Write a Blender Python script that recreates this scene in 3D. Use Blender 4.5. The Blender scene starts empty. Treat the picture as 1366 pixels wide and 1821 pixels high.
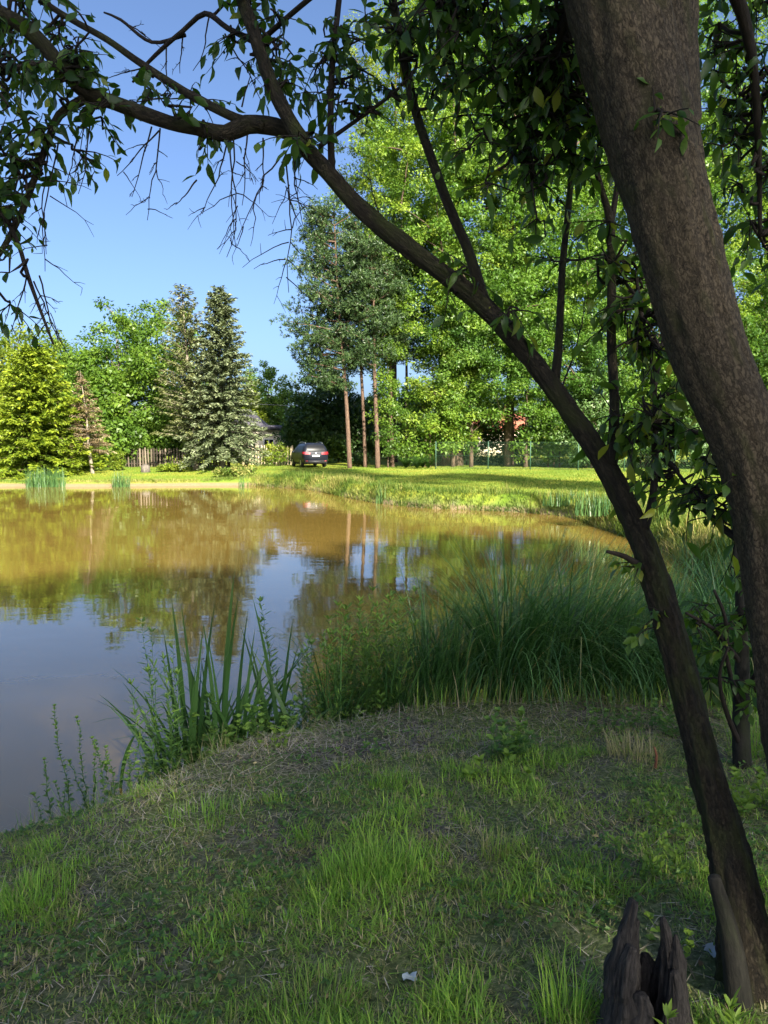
import bpy, math
import numpy as np
from mathutils import Matrix, Vector

# ------------------------------------------------------------------ camera, sky, sun, exposure
scene = bpy.context.scene
CAM = np.array([0.0, 0.0, 2.5])
PITCH = math.atan((910.5 - 787.0) / 1366.0)
cam_data = bpy.data.cameras.new('camera')
cam_data.sensor_fit = 'HORIZONTAL'
cam_data.sensor_width = 36.0
cam_data.lens = 36.0
cam_data.clip_start = 0.05
cam_data.clip_end = 3000.0
camera = bpy.data.objects.new('camera', cam_data)
camera.location = CAM
camera.rotation_euler = (math.pi / 2 - PITCH, 0, 0)
scene.collection.objects.link(camera)
scene.camera = camera

SUN_EL = math.radians(29.0)
SUN_AZ = math.atan2(0.40, -0.9165)          # direction towards the sun, x over y
SUN_DIR = Vector((math.sin(SUN_AZ) * math.cos(SUN_EL), math.cos(SUN_AZ) * math.cos(SUN_EL), math.sin(SUN_EL)))
world = bpy.data.worlds.new('World')
scene.world = world
world.use_nodes = True
wn, wl = world.node_tree.nodes, world.node_tree.links
wn.clear()
w_out = wn.new('ShaderNodeOutputWorld')
w_bg = wn.new('ShaderNodeBackground')
w_sky = wn.new('ShaderNodeTexSky')
w_sky.sky_type = 'NISHITA'
w_sky.sun_disc = False
w_sky.sun_elevation = SUN_EL
w_sky.sun_rotation = SUN_AZ
w_sky.air_density = 0.65
w_sky.dust_density = 3.3
w_sky.ozone_density = 4.2
w_bg.inputs['Strength'].default_value = 0.07
wl.new(w_sky.outputs[0], w_bg.inputs['Color'])
wl.new(w_bg.outputs[0], w_out.inputs['Surface'])

sun_data = bpy.data.lights.new('sun', 'SUN')
sun_data.energy = 5.0
sun_data.angle = math.radians(0.7)
sun_data.color = (1.0, 0.93, 0.78)
sun = bpy.data.objects.new('sun', sun_data)
sun.location = (30, -40, 40)
sun.rotation_euler = (-SUN_DIR).to_track_quat('-Z', 'Y').to_euler()
scene.collection.objects.link(sun)

scene.view_settings.view_transform = 'Standard'
scene.view_settings.look = 'None'
scene.view_settings.exposure = 2.0
scene.view_settings.gamma = 1.0
scene.view_settings.use_curve_mapping = False
cy = scene.cycles
cy.use_denoising = True
cy.denoising_prefilter = 'ACCURATE'
cy.max_bounces = 6
cy.diffuse_bounces = 4
cy.glossy_bounces = 3
cy.transmission_bounces = 4
cy.transparent_max_bounces = 4
cy.caustics_reflective = False
cy.caustics_refractive = False
cy.use_adaptive_sampling = True
cy.adaptive_threshold = 0.008

# ------------------------------------------------------------------ helpers
COS_P, SIN_P = math.cos(PITCH), math.sin(PITCH)


def W(u, v, depth):
    """World point on the sight line of photo pixel (u, v) at world depth Y = depth."""
    x = (u - 683.0) / 1366.0
    y = -(v - 910.5) / 1366.0
    d = np.array([x, COS_P + y * SIN_P, -SIN_P + y * COS_P])
    return CAM + d * (depth / d[1])


def to_px(P):
    P = np.atleast_2d(P) - CAM
    f = P[:, 1] * COS_P - P[:, 2] * SIN_P
    up = P[:, 1] * SIN_P + P[:, 2] * COS_P
    return 683 + 1366 * P[:, 0] / f, 910.5 - 1366 * up / f, f


def rng_of(seed):
    return np.random.default_rng(seed)


def norm(a):
    return a / np.maximum(np.linalg.norm(a, axis=-1, keepdims=True), 1e-9)


def vnoise(x, y, seed=0):
    """Smooth value noise in 2-D, 0..1."""
    xi, yi = np.floor(x).astype(np.int64), np.floor(y).astype(np.int64)
    fx, fy = x - xi, y - yi
    fx, fy = fx * fx * (3 - 2 * fx), fy * fy * (3 - 2 * fy)

    def h(a, b):
        n = (a * 374761393 + b * 668265263 + seed * 1442695041) & 0xFFFFFFFF
        n = ((n ^ (n >> 13)) * 1274126177) & 0xFFFFFFFF
        return ((n ^ (n >> 16)) & 0xFFFF) / 65535.0
    return (h(xi, yi) * (1 - fx) + h(xi + 1, yi) * fx) * (1 - fy) + (h(xi, yi + 1) * (1 - fx) + h(xi + 1, yi + 1) * fx) * fy


def fbm(x, y, seed=0, octv=4):
    s, a, t = 0.0, 0.5, 0.0
    for i in range(octv):
        s = s + a * vnoise(x * 2 ** i + 17.3 * i, y * 2 ** i - 9.1 * i, seed + i)
        t += a
        a *= 0.5
    return s / t


def smooth(a, b, x):
    t = np.clip((x - a) / (b - a), 0, 1)
    return t * t * (3 - 2 * t)


class Geo:
    def __init__(self):
        self.V, self.T, self.Q, self.t, self.b, self.n = [], [], [], [], [], 0

    def add(self, V, T=None, Q=None, tint=None, bk=None):
        V = np.asarray(V, float).reshape(-1, 3)
        if T is not None and len(T):
            self.T.append(np.asarray(T).reshape(-1, 3) + self.n)
        if Q is not None and len(Q):
            self.Q.append(np.asarray(Q).reshape(-1, 4) + self.n)
        self.V.append(V)
        if tint is None:
            tint = np.zeros(len(V))
        self.t.append(np.broadcast_to(np.asarray(tint, float), (len(V),)))
        self.b.append(np.zeros((len(V), 3)) if bk is None else bk)
        self.n += len(V)
        return self

    def mesh(self, name, origin=(0, 0, 0), smooth_shade=False):
        V = (np.concatenate(self.V) if self.V else np.zeros((0, 3))) - np.asarray(origin, float)
        T = np.concatenate(self.T) if self.T else np.zeros((0, 3), int)
        Q = np.concatenate(self.Q) if self.Q else np.zeros((0, 4), int)
        me = bpy.data.meshes.new(name)
        me.vertices.add(len(V))
        me.vertices.foreach_set('co', V.astype(np.float32).ravel())
        nl = 3 * len(T) + 4 * len(Q)
        me.loops.add(nl)
        me.loops.foreach_set('vertex_index', np.concatenate([T.ravel(), Q.ravel()]).astype(np.int32))
        me.polygons.add(len(T) + len(Q))
        ls = np.concatenate([np.arange(len(T)) * 3, 3 * len(T) + np.arange(len(Q)) * 4]).astype(np.int32)
        me.polygons.foreach_set('loop_start', ls)
        if smooth_shade:
            me.polygons.foreach_set('use_smooth', np.ones(len(T) + len(Q), bool))
        a = me.attributes.new('tint', 'FLOAT', 'POINT')
        a.data.foreach_set('value', np.concatenate(self.t).astype(np.float32) if self.t else np.zeros(0, np.float32))
        a = me.attributes.new('bk', 'FLOAT_VECTOR', 'POINT')
        a.data.foreach_set('vector', np.concatenate(self.b).astype(np.float32).ravel() if self.b else np.zeros(0, np.float32))
        me.update(calc_edges=True)
        return me

    def obj(self, name, mat, parent=None, smooth_shade=False, origin=None, **props):
        og = np.zeros(3)
        if parent is not None:
            og = np.array(parent['_origin']) if '_origin' in parent else np.zeros(3)
        elif origin is not None:
            og = np.asarray(origin, float)
        o = bpy.data.objects.new(name, self.mesh(name, og, smooth_shade))
        scene.collection.objects.link(o)
        o.data.materials.append(mat)
        if parent is not None:
            o.parent = parent
            if '_origin' in parent:
                o['_origin'] = list(og)
        else:
            o.location = og
            o['_origin'] = list(og)
        for k, v in props.items():
            o[k] = v
        return o


def thing(name, label, cat, loc=(0, 0, 0), group=None):
    o = bpy.data.objects.new(name, None)
    o.empty_display_size = 0.1
    o.location = loc
    o['label'], o['category'] = label, cat
    if group:
        o['group'] = group
    o['_origin'] = [float(c) for c in loc]
    scene.collection.objects.link(o)
    return o


def resample(P, R, step):
    P, R = np.asarray(P, float), np.asarray(R, float)
    # Catmull-Rom through the points
    n = len(P)
    ext = np.vstack([2 * P[0] - P[1], P, 2 * P[-1] - P[-2]])
    out, rad = [], []
    for i in range(n - 1):
        p0, p1, p2, p3 = ext[i], ext[i + 1], ext[i + 2], ext[i + 3]
        k = max(2, int(np.linalg.norm(p2 - p1) / step))
        for t in np.arange(k) / k:
            out.append(0.5 * (2 * p1 + (p2 - p0) * t + (2 * p0 - 5 * p1 + 4 * p2 - p3) * t * t + (3 * p1 - p0 - 3 * p2 + p3) * t ** 3))
            rad.append(R[i] * (1 - t) + R[i + 1] * t)
    out.append(P[-1])
    rad.append(R[-1])
    return np.array(out), np.array(rad)


def tube(g, P, R, sides=8, tint=0.0, rough=0.0, seed=0, cap=True, ridge=0.0, rfreq=9.0):
    P, R = np.asarray(P, float), np.asarray(R, float)
    n = len(P)
    T = norm(np.gradient(P, axis=0))
    ref = np.array([0.0, 0.0, 1.0]) if abs(T[0][2]) < 0.9 else np.array([1.0, 0.0, 0.0])
    A = np.zeros((n, 3))
    a = norm(np.cross(T[0], ref))
    for i in range(n):
        a = a - T[i] * np.dot(a, T[i])
        a = a / max(np.linalg.norm(a), 1e-9)
        A[i] = a
    B = np.cross(T, A)
    th = np.arange(sides) * 2 * math.pi / sides
    s = np.concatenate([[0], np.cumsum(np.linalg.norm(np.diff(P, axis=0), axis=1))])
    rr = R[:, None] * np.ones((1, sides))
    if rough:
        cx = np.cos(th)[None, :] * 2.0 + s[:, None] * 3.0 + seed
        cyy = np.sin(th)[None, :] * 2.0 + s[:, None] * 1.0
        rr = rr * (1 + rough * (fbm(cx * 1.3, cyy * 1.3 + seed * 3.7, seed) - 0.5) * 2)
        rr = rr * (1 + 0.5 * rough * (fbm(np.cos(th)[None, :] * 6 + s[:, None] * 9, np.sin(th)[None, :] * 6 + seed, seed + 5) - 0.5) * 2)
    if ridge:
        ph = th[None, :] + 0.5 * (fbm(s[:, None] * 5.0 + 0 * th[None, :], 0 * s[:, None] + th[None, :] * 1.5, seed + 9) - 0.5)
        a_ = np.abs(fbm(np.cos(ph) * rfreq + 20, np.sin(ph) * rfreq + s[:, None] * 4.0 + seed, seed + 13, 3) - 0.5) * 2
        b_ = fbm(th[None, :] * 8 + 3 * s[:, None], s[:, None] * 28.0 + 0 * th[None, :], seed + 15, 3) - 0.5
        rr = rr * (1 + ridge * (np.minimum(a_, 0.55) - 0.3) + 0.6 * ridge * b_)
    ring = P[:, None, :] + rr[:, :, None] * (np.cos(th)[None, :, None] * A[:, None, :] + np.sin(th)[None, :, None] * B[:, None, :])
    bk = np.stack([np.cos(th)[None, :] * R[:, None], np.sin(th)[None, :] * R[:, None], s[:, None] * np.ones((1, sides))], -1)
    i = np.arange(n - 1)[:, None] * sides
    j = np.arange(sides)[None, :]
    q = np.stack([i + j, i + (j + 1) % sides, i + sides + (j + 1) % sides, i + sides + j], -1).reshape(-1, 4)
    V = ring.reshape(-1, 3)
    bk = bk.reshape(-1, 3)
    tris = []
    if cap:
        V = np.vstack([V, P[-1] + T[-1] * R[-1] * 0.5, P[0]])
        bk = np.vstack([bk, bk[-1], bk[0]])
        e, b0 = n * sides, n * sides + 1
        for k in range(sides):
            tris.append(((n - 1) * sides + k, (n - 1) * sides + (k + 1) % sides, e))
            tris.append((k, b0, (k + 1) % sides))
    tt = tint if np.ndim(tint) == 0 else np.concatenate([np.repeat(tint, sides), [tint[-1], tint[0]] if cap else []])
    g.add(V, tris, q, tt, bk)


LEAF2_V = np.array([[0, 0, 0], [-0.5, 0.45, 0.12], [0, 1, -0.05], [0.5, 0.45, 0.12]])
LEAF2_T = np.array([[0, 2, 1], [0, 3, 2]])
LEAF1_V = np.array([[0, 0, 0], [-0.58, 0.55, 0.1], [0.48, 1.0, -0.02]])
LEAF1_T = np.array([[0, 2, 1]])
LEAF8_V = np.array([[0, 0, 0], [0, 0.14, 0], [-0.36, 0.32, 0.10], [0, 0.40, 0.0], [0.36, 0.32, 0.10], [-0.40, 0.58, 0.09], [0, 0.68, -0.05],
                    [0.40, 0.58, 0.09], [-0.2, 0.82, -0.03], [0.2, 0.82, -0.03], [0, 1.0, -0.16]])
LEAF8_T = np.array([[1, 3, 2], [1, 4, 3], [2, 3, 5], [3, 6, 5], [3, 4, 7], [3, 7, 6], [5, 6, 8], [6, 7, 9], [6, 10, 8], [6, 9, 10], [0, 1, 2], [0, 4, 1]])


def place(g, tv, tt, pos, Y, Zn, L, Wd, tint):
    """Instances of a leaf template: along Y (length L), normal Zn, width Wd."""
    n, k = len(pos), len(tv)
    Y = norm(Y)
    X = norm(np.cross(Y, Zn))
    Z = np.cross(X, Y)
    L, Wd = np.broadcast_to(L, (n,)), np.broadcast_to(Wd, (n,))
    V = pos[:, None, :] + (tv[None, :, 0:1] * Wd[:, None, None]) * X[:, None, :] + (tv[None, :, 1:2] * L[:, None, None]) * Y[:, None, :] \
        + (tv[None, :, 2:3] * Wd[:, None, None]) * Z[:, None, :]
    T = (tt[None, :, :] + (np.arange(n) * k)[:, None, None]).reshape(-1, 3)
    g.add(V.reshape(-1, 3), T, None, np.repeat(tint, k))


def blades(g, base, az, L, w, th0, kap, S=3, tint=0.5, tip=1.0, shape='grass', face=None, bend=1.3):
    """Curved tapering blades; th = tilt from vertical, growing by kap from base to tip."""
    n = len(base)
    L, w, th0, kap = (np.broadcast_to(a, (n,)) for a in (L, w, th0, kap))
    tint = np.broadcast_to(tint, (n,))
    t = np.linspace(0, 1, S + 1)
    tm = (t[:-1] + t[1:]) / 2
    th = th0[:, None] + kap[:, None] * tm[None, :] ** bend
    d = np.stack([np.cos(az), np.sin(az), np.zeros(n)], -1)
    seg = (L / S)[:, None, None] * (np.sin(th)[:, :, None] * d[:, None, :] + np.cos(th)[:, :, None] * np.array([0, 0, 1.0]))
    C = np.concatenate([np.zeros((n, 1, 3)), np.cumsum(seg, 1)], 1) + base[:, None, :]
    fa = az + math.pi / 2 if face is None else face
    side = np.stack([np.cos(fa), np.sin(fa), np.zeros(n)], -1)
    if shape == 'grass':
        prof = 1 - t ** 1.6
    else:
        prof = np.minimum(1, 0.72 + t * 0.9) * np.minimum(1, (1 - t) * 2.2) ** 0.8
    prof = prof[:-1]
    hw = 0.5 * w[:, None, None] * prof[None, :, None] * side[:, None, :]
    Lf, Rt = C[:, :-1] - hw, C[:, :-1] + hw
    V = np.concatenate([np.stack([Lf, Rt], 2).reshape(n, 2 * S, 3), C[:, -1:]], 1)
    k = 2 * S + 1
    off = (np.arange(n) * k)[:, None, None]
    q = np.array([[2 * i, 2 * i + 1, 2 * i + 3, 2 * i + 2] for i in range(S - 1)]).reshape(-1, 4)
    tr = np.array([[2 * S - 2, 2 * S - 1, 2 * S]])
    g.add(V.reshape(-1, 3), (tr[None] + off).reshape(-1, 3), (q[None] + off).reshape(-1, 4) if S > 1 else None, np.repeat(tint, k))


def box(g, c, s, rot=0.0, tint=0.0, taper=1.0, pivot=None):
    x, y, z = s[0] / 2, s[1] / 2, s[2] / 2
    v = np.array([[-x, -y, -z], [x, -y, -z], [x, y, -z], [-x, y, -z], [-x * taper, -y * taper, z], [x * taper, -y * taper, z], [x * taper, y * taper, z], [-x * taper, y * taper, z]])
    cr, sr = math.cos(rot), math.sin(rot)
    v = v @ np.array([[cr, sr, 0], [-sr, cr, 0], [0, 0, 1]]) + np.asarray(c, float)
    g.add(v, None, [[0, 3, 2, 1], [4, 5, 6, 7], [0, 1, 5, 4], [1, 2, 6, 5], [2, 3, 7, 6], [3, 0, 4, 7]], tint)


# ------------------------------------------------------------------ materials
def new_mat(name):
    m = bpy.data.materials.new(name)
    m.use_nodes = True
    n, l = m.node_tree.nodes, m.node_tree.links
    n.clear()
    out = n.new('ShaderNodeOutputMaterial')
    return m, n, l, out


def attr(n, name):
    a = n.new('ShaderNodeAttribute')
    a.attribute_name = name
    return a


def ramp(n, l, fac, stops):
    r = n.new('ShaderNodeValToRGB')
    e = r.color_ramp.elements
    while len(e) > 1:
        e.remove(e[-1])
    e[0].position, e[0].color = stops[0][0], (*stops[0][1], 1)
    for p, c in stops[1:]:
        k = e.new(p)
        k.color = (*c, 1)
    l.new(fac, r.inputs[0])
    return r.outputs[0]


def leaf_mat(name, stops, trans=0.35, rough=0.45, spec=0.35, tcol=1.25):
    """Leaf: tint attribute -> colour, diffuse with gloss on top plus light that passes through."""
    m, n, l, out = new_mat(name)
    c = ramp(n, l, attr(n, 'tint').outputs['Fac'], stops)
    p = n.new('ShaderNodeBsdfPrincipled')
    p.inputs['Roughness'].default_value = rough
    p.inputs['Specular IOR Level'].default_value = spec
    l.new(c, p.inputs['Base Color'])
    if trans > 0:
        tr = n.new('ShaderNodeBsdfTranslucent')
        mx = n.new('ShaderNodeMix')
        mx.data_type = 'RGBA'
        mx.blend_type = 'MULTIPLY'
        mx.inputs[0].default_value = 1.0
        l.new(c, mx.inputs[6])
        mx.inputs[7].default_value = (1.25 * tcol, 1.35 * tcol, 0.55 * tcol, 1)
        l.new(mx.outputs[2], tr.inputs['Color'])
        ms = n.new('ShaderNodeMixShader')
        ms.inputs[0].default_value = trans
        l.new(p.outputs[0], ms.inputs[1])
        l.new(tr.outputs[0], ms.inputs[2])
        l.new(ms.outputs[0], out.inputs['Surface'])
    else:
        l.new(p.outputs[0], out.inputs['Surface'])
    return m


def bark_mat(name, dark, light, moss=None, scale=30.0, stretch=0.25, bump=0.6, plate=False, moss_amt=0.5, cell=None):
    m, n, l, out = new_mat(name)
    co = attr(n, 'bk').outputs['Vector']
    mp = n.new('ShaderNodeMapping')
    mp.inputs['Scale'].default_value = (scale, scale, scale * stretch)
    l.new(co, mp.inputs[0])
    nz = n.new('ShaderNodeTexNoise')
    nz.inputs['Scale'].default_value = 1.0
    nz.inputs['Detail'].default_value = 6
    nz.inputs['Roughness'].default_value = 0.65
    l.new(mp.outputs[0], nz.inputs['Vector'])
    vo = n.new('ShaderNodeTexVoronoi')
    vo.feature = 'DISTANCE_TO_EDGE'
    vo.inputs['Scale'].default_value = 1.3
    ds = n.new('ShaderNodeVectorMath')
    ds.operation = 'MULTIPLY_ADD'
    l.new(nz.outputs['Color'], ds.inputs[0])
    ds.inputs[1].default_value = (2.6, 2.6, 2.6)
    l.new(mp.outputs[0], ds.inputs[2])
    l.new(ds.outputs[0], vo.inputs['Vector'])
    mr = n.new('ShaderNodeMapRange')
    mr.inputs['From Max'].default_value = 0.16
    l.new(vo.outputs['Distance'], mr.inputs[0])
    ht = n.new('ShaderNodeMath')
    ht.operation = 'MULTIPLY_ADD'
    l.new(mr.outputs[0], ht.inputs[0])
    ht.inputs[1].default_value = (0.35 if plate else 0.12) if cell is None else cell
    l.new(nz.outputs['Fac'], ht.inputs[2])
    c = ramp(n, l, ht.outputs[0], [(0.32, dark), (0.6, tuple((a + b) / 2 for a, b in zip(dark, light))), (1.0 if plate else 0.8, light)])
    if moss:
        n2 = n.new('ShaderNodeTexNoise')
        n2.inputs['Scale'].default_value = 0.22
        n2.inputs['Detail'].default_value = 5
        l.new(mp.outputs[0], n2.inputs['Vector'])
        r2 = n.new('ShaderNodeMapRange')
        r2.inputs['From Min'].default_value = 0.62 - 0.25 * moss_amt
        r2.inputs['From Max'].default_value = 0.78 - 0.2 * moss_amt
        l.new(n2.outputs['Fac'], r2.inputs[0])
        mm = n.new('ShaderNodeMix')
        mm.data_type = 'RGBA'
        l.new(r2.outputs[0], mm.inputs[0])
        l.new(c, mm.inputs[6])
        mm.inputs[7].default_value = (*moss, 1)
        c = mm.outputs[2]
    p = n.new('ShaderNodeBsdfPrincipled')
    p.inputs['Roughness'].default_value = 0.85
    p.inputs['Specular IOR Level'].default_value = 0.25
    l.new(c, p.inputs['Base Color'])
    b = n.new('ShaderNodeBump')
    b.inputs['Strength'].default_value = bump
    b.inputs['Distance'].default_value = 0.6 / scale
    l.new(ht.outputs[0], b.inputs['Height'])
    l.new(b.outputs[0], p.inputs['Normal'])
    l.new(p.outputs[0], out.inputs['Surface'])
    return m


def plain_mat(name, col, rough=0.6, metal=0.0, spec=0.4, noise=0.0, nscale=8.0, coat=0.0):
    m, n, l, out = new_mat(name)
    p = n.new('ShaderNodeBsdfPrincipled')
    p.inputs['Roughness'].default_value = rough
    p.inputs['Metallic'].default_value = metal
    p.inputs['Specular IOR Level'].default_value = spec
    p.inputs['Coat Weight'].default_value = coat
    if noise:
        tc = n.new('ShaderNodeTexCoord')
        nz = n.new('ShaderNodeTexNoise')
        nz.inputs['Scale'].default_value = nscale
        nz.inputs['Detail'].default_value = 5
        l.new(tc.outputs['Object'], nz.inputs['Vector'])
        a = tuple(max(0, c * (1 - noise)) for c in col)
        b = tuple(min(1, c * (1 + noise)) for c in col)
        l.new(ramp(n, l, nz.outputs['Fac'], [(0.3, a), (0.7, b)]), p.inputs['Base Color'])
    else:
        p.inputs['Base Color'].default_value = (*col, 1)
    l.new(p.outputs[0], out.inputs['Surface'])
    return m


def tint_mat(name, stops, rough=0.8, spec=0.2):
    m, n, l, out = new_mat(name)
    p = n.new('ShaderNodeBsdfPrincipled')
    p.inputs['Roughness'].default_value = rough
    p.inputs['Specular IOR Level'].default_value = spec
    l.new(ramp(n, l, attr(n, 'tint').outputs['Fac'], stops), p.inputs['Base Color'])
    l.new(p.outputs[0], out.inputs['Surface'])
    return m


# ------------------------------------------------------------------ the setting: ground, pond water
SHORE = np.array([(-1.9, 4.5), (-1.4, 5.05), (-0.9, 5.35), (-0.45, 5.6), (0.1, 5.85), (0.7, 6.0), (1.3, 6.05), (2.0, 6.05), (2.6, 6.25), (3.2, 6.8), (4.0, 7.7),
                  (4.5, 9.2), (5.3, 12), (6.1, 15), (6.6, 18), (6.5, 20), (6.4, 22.3), (6.2, 25.8), (4.7, 27.6), (3, 28.5), (1.6, 29.3), (0.2, 31), (-1, 33.3),
                  (-2.4, 37), (-3.6, 40), (-5.6, 42.8), (-8, 44.6), (-11, 44.6), (-14, 44.0), (-18, 43.5), (-22, 43.8), (-26, 42.8), (-28, 39), (-28, 32), (-28, 25), (-27, 16),
                  (-23, 10), (-15, 7.6), (-8, 6.6), (-5, 5.4), (-3.2, 4.5), (-2.5, 4.2)])


def catmull_closed(P, k):
    out = []
    n = len(P)
    for i in range(n):
        p0, p1, p2, p3 = P[i - 1], P[i], P[(i + 1) % n], P[(i + 2) % n]
        for t in np.arange(k) / k:
            out.append(0.5 * (2 * p1 + (p2 - p0) * t + (2 * p0 - 5 * p1 + 4 * p2 - p3) * t * t + (3 * p1 - p0 - 3 * p2 + p3) * t ** 3))
    return np.array(out)


POLY = catmull_closed(SHORE, 4)


def shore_dist(x, y):
    """Distance to the shore line, positive inland, negative over the pond."""
    x, y = np.asarray(x, float).ravel(), np.asarray(y, float).ravel()
    d2 = np.full(x.shape, 1e18)
    inside = np.zeros(x.shape, bool)
    n = len(POLY)
    for i in range(n):
        ax, ay = POLY[i]
        bx, by = POLY[(i + 1) % n]
        ex, ey = bx - ax, by - ay
        t = np.clip(((x - ax) * ex + (y - ay) * ey) / (ex * ex + ey * ey), 0, 1)
        d2 = np.minimum(d2, (x - ax - t * ex) ** 2 + (y - ay - t * ey) ** 2)
        c = ((ay > y) != (by > y))
        if ey != 0:
            inside ^= c & (x < ex * (y - ay) / ey + ax)
    return np.where(inside, -1, 1) * np.sqrt(d2)


def H(x, y, sd=None):
    """Height of the ground."""
    x, y = np.asarray(x, float), np.asarray(y, float)
    shp = x.shape
    x, y = x.ravel(), y.ravel()
    sd = shore_dist(x, y) if sd is None else sd.ravel()
    wob = sd + 0.35 * (fbm(x * 0.9, y * 0.9, 11) - 0.5) * smooth(10, 14, y) + 0.25 * (fbm(x * 3, y * 3, 12) - 0.5)
    near = 0.52 * smooth(-0.12, 0.45, wob) + 0.085 * np.clip(sd, 0, 4.5)
    near = near - 0.16 * smooth(-0.6, -2.0, x) * smooth(1.4, 0.1, sd)
    near = near + 0.05 * (fbm(x * 2.2, y * 2.2, 21) - 0.5) + 0.045 * (fbm(x * 6, y * 6, 22) - 0.5) + 0.02 * (fbm(x * 17, y * 17, 23, 2) - 0.5)
    left = smooth(-4, -12, x)
    edge = (0.58 * (1 - left) + 0.2 * left)
    far = edge * smooth(-0.1, 0.6, wob) + (0.018 + 0.03 * left) * np.clip(sd, 0, 11) + 0.05 * (fbm(x * 0.4, y * 0.4, 31) - 0.5) * smooth(0.3, 2, sd)
    wf = smooth(8, 16, y)
    land = near * (1 - wf) + far * wf
    under = -0.05 + 0.55 * np.clip(sd, -2.5, 0)
    z = np.where(sd > 0.12, land, np.where(sd < -0.12, under, land * (sd + 0.12) / 0.24 + under * (0.12 - sd) / 0.24))
    z = z + 6.0 * smooth(150, 420, np.hypot(x, y - 30))
    return z.reshape(shp)


def Hs(x, y):
    return float(H(np.array([x]), np.array([y]))[0])


def axis(segs):
    out = []
    for a, b, s in segs:
        out.append(np.arange(a, b - 1e-6, s))
    out.append([segs[-1][1]])
    return np.concatenate(out)


gx = axis([(-900, -300, 150), (-300, -60, 30), (-60, -14, 1.0), (-14, -3.2, 0.3), (-3.2, 4.2, 0.07), (4.2, 9, 0.25), (9, 30, 1.0), (30, 300, 30), (300, 900, 150)])
gy = axis([(-900, -300, 150), (-300, -30, 30), (-30, 0.8, 1.4), (0.8, 6.8, 0.07), (6.8, 12, 0.25), (12, 50, 0.33), (50, 80, 1.5), (80, 320, 24), (320, 920, 150)])
GX, GY = np.meshgrid(gx, gy)
SD = shore_dist(GX, GY)
GZ = H(GX, GY, SD)
nx, ny = len(gx), len(gy)
ii, jj = np.meshgrid(np.arange(nx - 1), np.arange(ny - 1))
q0 = (jj * nx + ii).ravel()
gground = Geo()
lawn = smooth(9, 14, GY.ravel()) * smooth(0.0, 0.35, SD)
gground.add(np.stack([GX.ravel(), GY.ravel(), GZ.ravel()], -1), None, np.stack([q0, q0 + 1, q0 + nx + 1, q0 + nx], -1), lawn)

m_ground, n, l, out = new_mat('ground_soil_and_turf')
geo = n.new('ShaderNodeNewGeometry')


def noise_tex(n, l, vec, scale, detail=5, rough=0.6):
    t = n.new('ShaderNodeTexNoise')
    t.inputs['Scale'].default_value = scale
    t.inputs['Detail'].default_value = detail
    t.inputs['Roughness'].default_value = rough
    l.new(vec, t.inputs['Vector'])
    return t.outputs['Fac']


def mixc(n, l, fac, a, b):
    mx = n.new('ShaderNodeMix')
    mx.data_type = 'RGBA'
    if isinstance(fac, float):
        mx.inputs[0].default_value = fac
    else:
        l.new(fac, mx.inputs[0])
    l.new(a, mx.inputs[6])
    l.new(b, mx.inputs[7])
    return mx.outputs[2]


pos = geo.outputs['Position']
nA = noise_tex(n, l, pos, 1.6, 6)
nB = noise_tex(n, l, pos, 38, 6, 0.7)
soil = ramp(n, l, nB, [(0.3, (0.025, 0.020, 0.016)), (0.5, (0.10, 0.085, 0.068)), (0.68, (0.27, 0.235, 0.19))])
thatch = ramp(n, l, nB, [(0.3, (0.025, 0.034, 0.012)), (0.52, (0.11, 0.14, 0.048)), (0.70, (0.27, 0.27, 0.13))])
near_c = mixc(n, l, ramp(n, l, nA, [(0.36, (0, 0, 0)), (0.54, (1, 1, 1))]), soil, thatch)
nC = noise_tex(n, l, pos, 0.35, 5)
nD = noise_tex(n, l, pos, 7.0, 6, 0.7)
lawn_c = mixc(n, l, nD, ramp(n, l, nC, [(0.38, (0.10, 0.18, 0.016)), (0.6, (0.20, 0.22, 0.024))]), ramp(n, l, nC, [(0.38, (0.17, 0.25, 0.024)), (0.6, (0.31, 0.30, 0.042))]))
col = mixc(n, l, attr(n, 'tint').outputs['Fac'], near_c, lawn_c)
# wet silt close to the water line
sep = n.new('ShaderNodeSeparateXYZ')
l.new(pos, sep.inputs[0])
mr = n.new('ShaderNodeMapRange')
mr.inputs['From Min'].default_value = 0.20
mr.inputs['From Max'].default_value = 0.11
l.new(sep.outputs['Z'], mr.inputs[0])
silt = ramp(n, l, nB, [(0.3, (0.13, 0.095, 0.05)), (0.7, (0.27, 0.21, 0.12))])
col = mixc(n, l, mr.outputs[0], col, silt)
p = n.new('ShaderNodeBsdfPrincipled')
p.inputs['Roughness'].default_value = 0.9
p.inputs['Specular IOR Level'].default_value = 0.15
l.new(col, p.inputs['Base Color'])
b = n.new('ShaderNodeBump')
b.inputs['Strength'].default_value = 0.8
b.inputs['Distance'].default_value = 0.03
l.new(nB, b.inputs['Height'])
l.new(b.outputs[0], p.inputs['Normal'])
l.new(p.outputs[0], out.inputs['Surface'])
gground.obj('ground', m_ground, smooth_shade=True, kind='structure', label='grassy ground around the pond', category='ground')

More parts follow.
